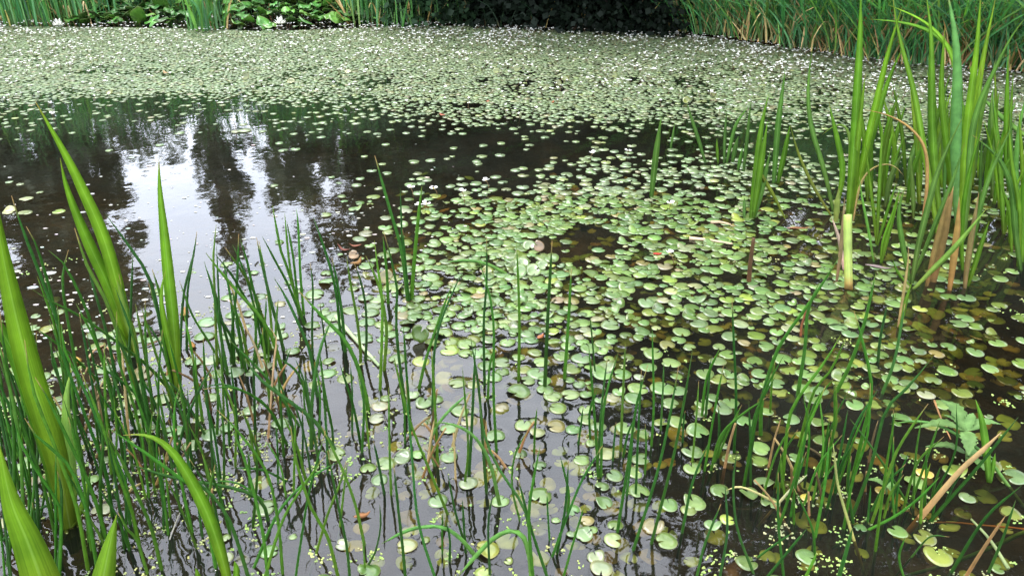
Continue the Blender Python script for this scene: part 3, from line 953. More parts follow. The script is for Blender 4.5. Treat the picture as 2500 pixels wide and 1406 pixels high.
# ------------------------------------------------------------------ rushes in the foreground: pixel paths of the photograph, base first
RUSH = [  # (path, width in photo px, what sets it apart or '')
 ([(188, 1010), (148, 813), (111, 705), (57, 565), (28, 478)], 12), ([(170, 960), (137, 770), (94, 614), (64, 553)], 10),
 ([(285, 990), (242, 856), (211, 756), (158, 648), (118, 611)], 10), ([(195, 950), (179, 856), (154, 713), (156, 657), (167, 610)], 9),
 ([(428, 945), (404, 856), (370, 694), (324, 614), (258, 523)], 11), ([(314, 905), (316, 856), (324, 620)], 8),
 ([(333, 965), (307, 870), (256, 728), (216, 657), (182, 557)], 12), ([(287, 935), (259, 807), (236, 728), (209, 631)], 9),
 ([(425, 965), (364, 896), (279, 830), (199, 773), (125, 736), (78, 706)], 9), ([(240, 930), (185, 876), (142, 841), (85, 799)], 8),
 ([(422, 955), (396, 813), (381, 750), (363, 693)], 9), ([(432, 935), (396, 742), (371, 656)], 10),
 ([(440, 862), (444, 770), (452, 699), (472, 625), (481, 564)], 8), ([(456, 855), (458, 713), (474, 622)], 8),
 ([(537, 882), (509, 833), (470, 770), (438, 685)], 7), ([(530, 892), (524, 713), (521, 628), (528, 548)], 8),
 ([(546, 905), (535, 740), (529, 602)], 7), ([(556, 915), (538, 813), (521, 713), (498, 638)], 9),
 ([(690, 905), (663, 821), (626, 762), (583, 716), (535, 659), (502, 617)], 11), ([(652, 865), (635, 785), (603, 736), (569, 676), (525, 620)], 9),
 ([(572, 885), (566, 750), (544, 630)], 8), ([(662, 855), (626, 728), (592, 665), (549, 604)], 9),
 ([(641, 845), (612, 713), (586, 637), (568, 598)], 8), ([(564, 885), (569, 785), (578, 699), (583, 571)], 9),
 ([(656, 855), (618, 705), (603, 637), (586, 583)], 9), ([(692, 855), (683, 813), (663, 742), (646, 671), (626, 580)], 10),
 ([(666, 835), (655, 720), (632, 588)], 8), ([(745, 795), (700, 688), (683, 657), (640, 577)], 8), ([(737, 772), (700, 650), (686, 614), (665, 501)], 9),
 ([(775, 968), (756, 857), (730, 793), (698, 726), (669, 678)], 10), ([(410, 895), (395, 850), (378, 816), (347, 773)], 6),
 ([(730, 767), (714, 688), (704, 620), (695, 520)], 8), ([(733, 770), (728, 742), (716, 630), (700, 540)], 8), ([(742, 769), (734, 678), (728, 550), (723, 508)], 8),
 ([(838, 852), (829, 793), (823, 729), (810, 665), (791, 604), (765, 530)], 9), ([(899, 1000), (890, 950), (868, 880), (836, 822), (788, 774), (732, 713)], 13),
 ([(764, 872), (762, 806), (764, 704), (757, 641)], 7), ([(797, 850), (791, 816), (781, 739)], 6), ([(843, 859), (836, 774), (824, 694), (810, 628)], 10),
 ([(880, 885), (880, 854), (871, 774), (858, 704), (846, 627)], 9), ([(892, 882), (895, 822), (892, 742), (880, 684), (864, 641)], 8),
 ([(938, 904), (944, 806), (932, 726), (919, 681), (893, 625)], 10), ([(928, 952), (933, 806), (932, 716), (922, 652), (914, 587)], 9),
 ([(948, 741), (944, 662), (935, 577)], 9), ([(991, 1000), (980, 918), (970, 838), (967, 774), (970, 710), (957, 640), (936, 563)], 9),
 ([(988, 1005), (976, 934), (962, 873)], 8), ([(1000, 1000), (992, 902), (985, 796)], 8), ([(975, 880), (964, 739)], 7),
 ([(996, 734), (980, 610), (950, 505), (915, 380)], 11), ([(1001, 733), (985, 640), (977, 460)], 7), ([(1005, 730), (1010, 656), (1020, 545), (1030, 455)], 12),
 ([(998, 735), (990, 640), (983, 560)], 8), ([(1056, 1002), (1063, 838), (1098, 729), (1130, 665)], 9), ([(1023, 949), (1040, 876), (1076, 768), (1104, 694)], 9),
 ([(1069, 1137), (1060, 950), (1053, 851)], 10), ([(1135, 1176), (1143, 1087), (1129, 897)], 8), ([(1188, 1204), (1180, 1100), (1170, 957), (1149, 824)], 10),
 ([(1145, 1159), (1152, 1040), (1161, 840)], 10), ([(1191, 974), (1195, 900), (1204, 852)], 9), ([(1183, 941), (1181, 790), (1188, 688), (1188, 577)], 8),
 ([(1212, 1102), (1205, 960), (1205, 790), (1191, 704), (1168, 633)], 9), ([(1266, 930), (1268, 774), (1261, 590)], 9), ([(1330, 945), (1338, 760), (1348, 587)], 11),
 ([(1378, 925), (1388, 780), (1395, 655)], 10), ([(1453, 911), (1446, 830), (1440, 770)], 7), ([(1093, 1255), (1050, 1150), (1008, 1048), (980, 950), (963, 874)], 9),
 ([(955, 1208), (951, 1087), (949, 945)], 8), ([(1068, 1425), (1036, 1330), (1016, 1240), (1005, 1100), (990, 930)], 9), ([(990, 1412), (984, 1344), (973, 1246), (961, 1131)], 10),
 ([(899, 1378), (917, 1344), (929, 1285), (927, 1230)], 7), ([(1295, 1366), (1289, 1269), (1261, 1206), (1222, 1151), (1186, 1072), (1170, 980)], 10),
 ([(1269, 1271), (1250, 1186), (1257, 1111), (1287, 1052)], 7), ([(1304, 1105), (1306, 1050), (1311, 996)], 8), ([(1301, 1412), (1291, 1265), (1301, 1178), (1319, 1087)], 11),
 ([(1337, 1410), (1300, 1300), (1281, 1230), (1265, 1166)], 10), ([(1342, 1319), (1338, 1260), (1335, 1200)], 7), ([(1131, 1315), (1111, 1246), (1093, 1155)], 8),
 ([(1196, 1406), (1192, 1280), (1204, 1202)], 8), ([(1386, 1248), (1388, 1198), (1368, 1115)], 9), ([(1360, 1350), (1380, 1240), (1388, 1123)], 9),
 ([(1348, 1358), (1396, 1230), (1424, 1166), (1471, 1087)], 9), ([(1376, 1406), (1404, 1308), (1428, 1230)], 8), ([(1412, 1085), (1418, 1040), (1424, 992)], 7),
 ([(1461, 1164), (1451, 1008), (1437, 840)], 9), ([(1467, 1164), (1471, 1028), (1483, 949), (1509, 862)], 9), ([(1458, 1152), (1468, 1000), (1483, 870)], 8),
 ([(1515, 1101), (1520, 980), (1527, 835)], 9), ([(1590, 1089), (1596, 985), (1592, 800)], 8), ([(1507, 1299), (1534, 1127), (1554, 988), (1582, 890)], 10),
 ([(1530, 1210), (1540, 1120), (1546, 1048)], 8), ([(1552, 1206), (1558, 1060), (1566, 901)], 8), ([(1546, 1342), (1600, 1170), (1629, 1048), (1657, 893)], 10),
 ([(1613, 1050), (1618, 960), (1621, 882)], 7), ([(1590, 1327), (1641, 1127), (1665, 1008), (1691, 854)], 10),
 ([(1792, 1104), (1797, 972), (1792, 850), (1787, 728)], 9), ([(1857, 1061), (1861, 972), (1900, 850), (1955, 770), (2010, 690), (2048, 628)], 12),
 ([(1947, 966), (1965, 850), (1972, 760), (2000, 690)], 11), ([(2081, 1168), (2107, 1059), (2128, 951), (2105, 830), (2085, 760)], 12),
 ([(1909, 1190), (1926, 1024), (1960, 955), (2012, 886), (2053, 817)], 11), ([(1950, 1090), (1985, 960), (2029, 903), (2066, 822)], 9),
 ([(2042, 957), (2077, 886), (2110, 790), (2138, 668)], 11), ([(2154, 961), (2184, 878), (2210, 740)], 9), ([(2143, 884), (2150, 820), (2166, 745)], 9),
 ([(2081, 1259), (2124, 1145), (2146, 1059), (2167, 994), (2223, 938), (2277, 871)], 11), ([(2128, 1276), (2165, 1170), (2189, 1102), (2223, 1046), (2266, 985)], 10),
 ([(2228, 1216), (2266, 1110), (2294, 1028)], 8), ([(2137, 1345), (2163, 1145), (2187, 1007)], 9), ([(2271, 1272), (2330, 1205), (2383, 1145), (2486, 1018)], 11),
 ([(2322, 1397), (2404, 1266), (2495, 1184)], 10), ([(2413, 1397), (2447, 1317), (2480, 1220)], 9), ([(2047, 1412), (2068, 1339), (2081, 1289)], 13),
 ([(1990, 1311), (2014, 1180), (2025, 1067)], 10), ([(1736, 1147), (1758, 1067), (1801, 1020), (1874, 968)], 9), ([(1815, 1192), (1840, 1050), (1865, 959), (1913, 869)], 10),
 ([(1720, 1150), (1745, 1000), (1766, 893)], 8), ([(1722, 1018), (1730, 940), (1736, 871)], 8), ([(1913, 1405), (1900, 1274), (1900, 1153)], 9), ([(1990, 1358), (1982, 1287), (1939, 1192)], 8),
 ([(1930, 1190), (1947, 1123), (1973, 1041), (2016, 942)], 10), ([(2215, 1229), (2159, 1136), (2107, 1063), (2075, 1022)], 8), ([(2184, 1263), (2178, 1188), (2182, 1065)], 8),
 ([(2120, 1293), (2189, 1257), (2245, 1214), (2294, 1164)], 9), ([(1880, 1010), (1885, 930), (1893, 880)], 7), ([(1835, 1100), (1850, 1000), (1880, 905)], 8),
 # bottom left, from the closer views
 ([(527, 1385), (505, 1260), (478, 1195), (430, 1160), (355, 1105), (265, 1045)], 12), ([(655, 1270), (640, 1225), (600, 1200), (530, 1183), (420, 1165), (310, 1130)], 11),
 ([(610, 1420), (582, 1330), (555, 1260), (510, 1200), (470, 1170), (440, 1130)], 12), ([(645, 1225), (615, 1200), (575, 1178), (520, 1173)], 7),
 ([(645, 1415), (690, 1270), (745, 1180), (795, 1110)], 10), ([(620, 1385), (680, 1250), (760, 1165), (830, 1125)], 10), ([(700, 1175), (650, 1150), (610, 1143), (570, 1142)], 8),
 ([(655, 1420), (640, 1290), (600, 1130), (563, 1040)], 11), ([(720, 1420), (735, 1320), (755, 1200), (795, 1050)], 8), ([(825, 1405), (800, 1310), (760, 1240), (722, 1120), (710, 1040)], 11),
 ([(690, 1400), (680, 1280), (650, 1150), (570, 1040), (530, 1000)], 10), ([(855, 1420), (846, 1330), (825, 1230), (800, 1100)], 9), ([(890, 1330), (870, 1240), (840, 1155), (785, 1040)], 10),
 ([(830, 1285), (838, 1210), (848, 1125)], 8), ([(772, 1350), (800, 1255), (830, 1180), (845, 1125)], 9), ([(470, 1300), (450, 1210), (430, 1120), (425, 1000), (440, 940)], 9),
 ([(425, 1140), (450, 1040), (480, 965), (525, 882)], 10), ([(478, 1100), (482, 1000), (475, 930), (470, 865)], 9), ([(560, 1085), (556, 1000), (545, 930)], 8),
 ([(624, 1080), (620, 930), (618, 860)], 9), ([(583, 1090), (575, 990), (562, 880)], 8), ([(530, 1060), (532, 960), (519, 850)], 9), ([(500, 1060), (478, 1020), (440, 960), (400, 920)], 8),
 ([(700, 1085), (665, 1010), (615, 965), (560, 945), (495, 950)], 9), ([(690, 1060), (650, 990), (600, 957), (540, 937), (487, 950)], 8), ([(820, 1100), (770, 1030), (700, 975), (640, 930), (595, 875)], 13),
 ([(730, 1040), (690, 975), (640, 910), (560, 830)], 9), ([(760, 1095), (762, 980), (780, 860), (812, 775)], 12), ([(765, 1065), (745, 1000), (740, 930)], 7),
 ([(812, 1050), (792, 950), (780, 850)], 8), ([(860, 1060), (860, 960), (855, 885)], 7), ([(880, 1080), (862, 990), (830, 890)], 9), ([(757, 1010), (740, 940), (718, 900), (678, 872)], 9),
 ([(695, 945), (694, 900), (710, 850)], 7), ([(660, 990), (650, 900), (640, 800)], 9), ([(590, 900), (585, 830), (572, 770)], 7), ([(615, 890), (645, 800), (650, 720)], 7),
 # far bottom left stand
 ([(20, 1380), (35, 1180), (30, 1000), (10, 850), (0, 760)], 12), ([(60, 1390), (55, 1200), (45, 1050), (5, 870), (-20, 790)], 11), ([(95, 1330), (85, 1150), (40, 960), (2, 850)], 11),
 ([(140, 1330), (105, 1180), (70, 1080), (20, 940), (-5, 870)], 10), ([(145, 1420), (148, 1250), (110, 1180), (55, 1090), (30, 1000)], 10), ([(215, 1390), (185, 1230), (130, 1080), (80, 950), (60, 830)], 12),
 ([(240, 1405), (215, 1260), (170, 1140), (85, 1060), (60, 1020)], 12), ([(268, 1345), (225, 1200), (160, 1060), (110, 960), (85, 920)], 12), ([(250, 1330), (245, 1180), (252, 1080), (240, 980)], 11),
 ([(275, 1260), (258, 1150), (225, 1060), (165, 900), (120, 780)], 11), ([(318, 1280), (300, 1180), (270, 1100), (210, 960), (170, 860)], 11), ([(340, 1330), (320, 1240), (285, 1150), (250, 1040), (195, 900)], 11),
 ([(395, 1390), (370, 1290), (345, 1230), (305, 1140), (262, 1060)], 12), ([(360, 1400), (335, 1320), (310, 1290), (288, 1250)], 10), ([(325, 1150), (310, 1060), (290, 960), (250, 850)], 9),
 ([(300, 1100), (270, 960), (240, 850), (185, 740)], 10), ([(355, 1130), (330, 1000), (290, 880), (285, 760)], 9), ([(375, 1180), (365, 1070), (330, 960), (305, 880)], 9),
 ([(260, 1080), (210, 960), (160, 860), (150, 790)], 10), ([(215, 1100), (170, 980), (130, 890), (125, 820)], 9), ([(100, 1260), (120, 1150), (160, 1080)], 8),
 ([(5, 1320), (60, 1265), (140, 1220), (215, 1178)], 9), ([(85, 1100), (65, 960), (40, 860), (25, 740)], 9), ([(40, 1120), (55, 1000), (50, 900)], 9), ([(130, 1110), (95, 1000), (70, 900), (20, 800)], 9),
 ([(410, 1090), (395, 1000), (375, 900)], 8), ([(385, 1040), (330, 960), (260, 905), (210, 880)], 9), ([(140, 1395), (148, 1310), (150, 1200), (140, 1150)], 11), ([(72, 1350), (45, 1250), (40, 1180)], 9),
 # bottom right fringe
 ([(1700, 1412), (1720, 1330), (1760, 1230)], 9), ([(1755, 1420), (1775, 1300), (1770, 1180)], 9), ([(1665, 1300), (1690, 1180), (1730, 1080)], 9), ([(1840, 1400), (1800, 1290), (1790, 1180), (1800, 1100)], 9),
 ([(1870, 1412), (1920, 1350), (1970, 1290)], 9), ([(1850, 1360), (1890, 1330), (1935, 1300)], 7), ([(2210, 1420), (2195, 1360), (2210, 1310)], 8), ([(1965, 1412), (1985, 1370), (1993, 1350)], 10),
 ([(2225, 1360), (2270, 1310), (2318, 1310)], 6), ([(1900, 1290), (1930, 1200), (1960, 1100), (1975, 1000)], 9), ([(1860, 1220), (1890, 1120), (1930, 1040)], 8), ([(2060, 1290), (2080, 1180), (2118, 1060), (2125, 935)], 9),
 ([(2020, 1240), (2050, 1110), (2070, 1000)], 9), ([(1985, 1220), (2010, 1090), (2000, 960)], 8), ([(2010, 1150), (2040, 1030), (2040, 930)], 8), ([(1690, 1130), (1700, 1020), (1706, 930)], 7),
 ([(2230, 1240), (2235, 1120), (2250, 1020)], 7), ([(2205, 1245), (2240, 1130), (2305, 1065)], 8), ([(2260, 1240), (2330, 1110), (2335, 985)], 7),
]
ARCH = [([(1160, 1356), (1127, 1317), (1087, 1289), (1040, 1285), (988, 1297), (931, 1327)], 11, 'rush bent over in a low arch at bottom centre, its tip touching the water'),
        ([(1299, 1412), (1293, 1356), (1277, 1309), (1246, 1295), (1206, 1313), (1166, 1352), (1119, 1406)], 14, 'thick pale rush bent in an arch across the bottom edge'),
        ([(1220, 1232), (1198, 1135), (1166, 1075), (1127, 1044), (1087, 1032), (1056, 1032)], 10, 'rush bowed to the left over clear water at lower centre'),
        ([(1062, 1137), (1050, 1085), (1064, 1044), (1095, 1004), (1149, 955)], 9, 'thin rush curving up to the right at lower centre'),
        ([(2462, 1186), (2404, 1110), (2340, 1063), (2288, 1037), (2232, 1028), (2172, 1035)], 9, 'long pale rush arched low behind the serrated seedling'),
        ([(2505, 1296), (2404, 1343), (2297, 1382), (2180, 1412)], 12, 'long rush lying almost flat across the bottom right corner'),
        ([(1820, 730), (1800, 715), (1770, 700), (1120, 640)][:3], 8, 'short pale rush piece lying among the leaves'),
        ([(1235, 668), (1190, 645), (1140, 636), (1090, 640)], 9, 'fallen light green rush lying flat on the leaf carpet')]
ARCH = [a for a in ARCH if 'short pale rush piece' not in a[2]]
DEAD = [([(2247, 1263), (2340, 1153), (2400, 1098), (2445, 1054)], 15, 'thick tan dead rush leaning right in front of the serrated seedling', (0.30, 0.20, 0.085)),
        ([(2355, 1412), (2400, 1340), (2455, 1258)], 9, 'thin brown dead rush in the bottom right corner', (0.22, 0.13, 0.05)),
        ([(1900, 1229), (1844, 1201), (1805, 1188), (1771, 1197)], 7, 'thin straw coloured rush sagging to the water at lower right', (0.33, 0.30, 0.12)),
        ([(2085, 1319), (2058, 1230), (2044, 1175), (2034, 1082)], 8, 'olive rush with a yellowed dry tip at lower right', (0.22, 0.24, 0.07)),
        ([(1900, 1229), (1935, 1190), (1971, 1158)], 7, 'short bleached rush piece leaning over floating weed', (0.36, 0.38, 0.2)),
        ([(2498, 1290), (2400, 1282), (2330, 1275), (2255, 1275)], 6, 'thin orange-brown stalk lying on the dark water', (0.30, 0.13, 0.04)),
        ([(315, 1070), (305, 950), (297, 850), (292, 842)], 7, 'straw coloured broken stalk among the left rushes', (0.36, 0.27, 0.12)),
        ([(655, 1070), (660, 1000), (670, 870), (676, 830), (660, 800)], 6, 'pale brown hooked stalk left of centre', (0.30, 0.2, 0.1)),
        ([(1840, 690), (1828, 688), (1832, 640), (1840, 582)][1:], 12, 'dark brown broken stub standing in the water right of centre', (0.075, 0.04, 0.018)),
        ([(1955, 820), (1958, 790), (1978, 730)], 6, 'short red-brown stub beside the long curved rush', (0.14, 0.05, 0.02))]

# the stand in between, seeded so that it has the density of the photograph
FILL = [(700, 1200, 160, 90, 9, 210, -45), (350, 1250, 180, 90, 10, 260, -55), (2000, 1230, 140, 70, 9, 180, 60), (900, 1080, 110, 90, 5, 180, -25), (150, 1080, 170, 130, 18, 330, -75), (420, 1040, 150, 110, 14, 300, -60), (60, 1230, 110, 110, 10, 340, -60), (560, 1150, 110, 90, 8, 250, -40), (250, 1320, 160, 60, 8, 240, -50),  # centre x, y, spread x, y, count, height px, lean px
 (120, 1180, 150, 110, 20, 300, -60), (330, 1150, 130, 120, 14, 250, -50), (480, 1250, 150, 90, 10, 210, -40), (700, 1080, 120, 90, 8, 160, -30),
 (610, 880, 60, 30, 8, 190, -60), (1950, 1130, 120, 90, 9, 190, 55), (2120, 1250, 100, 60, 7, 170, 60), (1760, 1080, 90, 80, 5, 150, 40), (2280, 1230, 80, 40, 5, 140, 30),
 (60, 1380, 120, 60, 8, 260, -30), (1500, 1130, 90, 60, 4, 170, 20), (1000, 1350, 160, 40, 4, 140, -10)]
for cx, cy, sx, sy, n, hh, ln in FILL:
    for _ in range(n):
        x, y = random.gauss(cx, sx * .6), random.gauss(cy, sy * .6)
        h = hh * random.uniform(.5, 1.15)
        l = ln * random.uniform(-.2, 1.6)
        b = random.gauss(0, .03) * h
        RUSH.append(([(x, y), (x + l * .4 + b, y - h * .55), (x + l, y - h)], random.uniform(6.5, 9.5)))

STEMS = []                                           # (x, y, radius) where something pierces the surface, for the water's menisci
RUSHC = [(0.020, 0.074, 0.008), (0.027, 0.090, 0.009), (0.015, 0.056, 0.008), (0.042, 0.105, 0.010), (0.018, 0.062, 0.011)]
RUSHO = []


def make_stem(name, pts, wpx, col, label, cat, group, pointed=True, tipcol=None, n=11, mat=None, into=None):
    P = lift(pts, random.gauss(0, .10), random.gauss(0, .25))
    B = P[0].copy()
    d0 = (P[0] - C0) @ FW
    P = catmull(P, n)
    T0 = (P[0] - P[1]) / np.linalg.norm(P[0] - P[1])
    if T0[2] > -0.5:
        T0 = np.array((0, 0, -1.0)) * .8 + T0 * .3
    P = np.vstack((P[0] + T0 * 0.10, P[0] + T0 * .03, P))
    r = 0.5 * wpx / F * d0
    dep = np.clip((P - C0) @ FW / d0, .6, 1.6)
    s = np.linspace(0, 1, len(P))
    rad = r * dep * np.clip(1.05 - 0.35 * s, 0, 2) * (np.clip((1 - s) / .16, 0.10, 1) ** .8 if pointed else 1.0)
    cs = grad(len(P), [(0, tuple(np.array(col) * (1.25, .9, .8))), (.2, (col[0] * 1.3, col[1] * 1.12, col[2])), (.5, col), (.93, col), (1, tipcol or tuple(np.array(col) * (1.6, .8, .8)))])
    STEMS.append((B[0], B[1], r))
    if into is not None:
        tube(into, P, rad, cs, 6)
        return None
    mb = MB()
    tube(mb, P - B, rad, cs, 7)
    o = mb.build(name, mat or M_RUSH)
    o.location = B
    tag(o, label, cat, group)
    return o


G_RU = 'green rush stems standing in the shallow water'
# the 285 stems that show largest are objects of their own, the slightest ones are joined
RUSH.sort(key=lambda q: -q[1] * math.hypot(q[0][-1][0] - q[0][0][0], min(q[0][-1][1], 1406) - min(q[0][0][1], 1406)))
SLIGHT, RUSH = RUSH[285:], RUSH[:285]
recs = []
for pts, w in RUSH:
    L_ = math.hypot(pts[-1][0] - pts[0][0], pts[-1][1] - pts[0][1])
    size = 'tall' if L_ > 260 else 'medium' if L_ > 150 else 'short'
    dx = (pts[-1][0] - pts[0][0]) / max(1, pts[0][1] - pts[-1][1])
    lean = 'bending far left' if dx < -.75 else 'leaning left' if dx < -.22 else 'leaning right' if .22 < dx < .75 else 'bending far right' if dx >= .75 else 'upright'
    mid = pts[len(pts) // 2]
    ch = abs((mid[0] - pts[0][0]) * (pts[-1][1] - pts[0][1]) - (mid[1] - pts[0][1]) * (pts[-1][0] - pts[0][0])) / max(L_, 1)
    form = 'curved' if ch > 14 else 'straight'
    recs.append([pts, w, f'{size} {form} rush {lean} near {near(*pts[0])}'])


def untie(recs, key=2, xy=lambda r: r[0][0]):
    """Labels that coincide get a place in their own little row, from left to right or front to back."""
    by = {}
    for r in recs:
        by.setdefault(r[key], []).append(r)
    words = ORD
    for lab, rs in by.items():
        if len(rs) == 1:
            continue
        rs.sort(key=xy)
        if len(rs) == 2:
            rs[0][key], rs[1][key] = 'left of two: ' + lab, 'right of two: ' + lab
        elif len(rs) <= 20:
            for k, r in enumerate(rs):
                r[key] = f'{words[k]} from left: ' + lab
untie(recs)
for pts, w, lab in recs:
    tipc = (0.18, 0.11, 0.04) if random.random() < .4 else None
    make_stem('rush_stem', pts, w * (.82 if pts[0][1] > 1000 else .88), jit(random.choice(RUSHC), .25), lab, 'rush', G_RU, tipcol=tipc)
mb_s = MB()
for pts, w in SLIGHT:
    make_stem('', pts, w * .82, jit(random.choice(RUSHC), .25), '', '', '', into=mb_s, tipcol=(0.18, 0.11, 0.04) if random.random() < .4 else None)
tag(mb_s.build('slight_rushes', M_RUSH), 'thin short rush stems filling in between the larger rushes', 'rushes', None, 'stuff')
for pts, w, lab in ARCH:
    make_stem('rush_stem', pts, w, jit((0.055, 0.140, 0.028), .1), lab, 'rush', 'bent and fallen green rushes', n=16)
for pts, w, lab, c in DEAD:
    make_stem('dead_rush', pts, w, c, lab, 'dead rush', 'dead brown stalks', pointed='stub' not in lab, tipcol=tuple(np.array(c) * .8), mat=M_STRAW)

# old broken stalks and litter standing among the green stems
orecs = []
for _ in range(46):
    cx, cy, sx, sy = random.choice([(420, 960, 150, 70), (250, 1100, 160, 110), (640, 960, 110, 80), (480, 1180, 150, 80), (1950, 1180, 130, 90), (1100, 1120, 160, 80)])
    x, y = random.gauss(cx, sx * .6), random.gauss(cy, sy * .6)
    h, l = random.uniform(25, 130), random.uniform(-70, 60)
    orecs.append([[(x, y), (x + l * .45, y - h * .55), (x + l, y - h)], random.uniform(5, 8), f'{"tiny" if h < 60 else "short"} brown broken stalk leaning {"left" if l < 0 else "right"} near {near(x, y)}'])
untie(orecs)
for pts, w, lab in orecs:
    make_stem('dead_rush', pts, w, jit(random.choice([(.24, .16, .06), (.14, .085, .03), (.30, .23, .10), (.09, .06, .025)]), .2), lab, 'dead rush', 'dead brown stalks', pointed=random.random() < .4, tipcol=(.2, .13, .05), mat=M_STRAW, n=8)

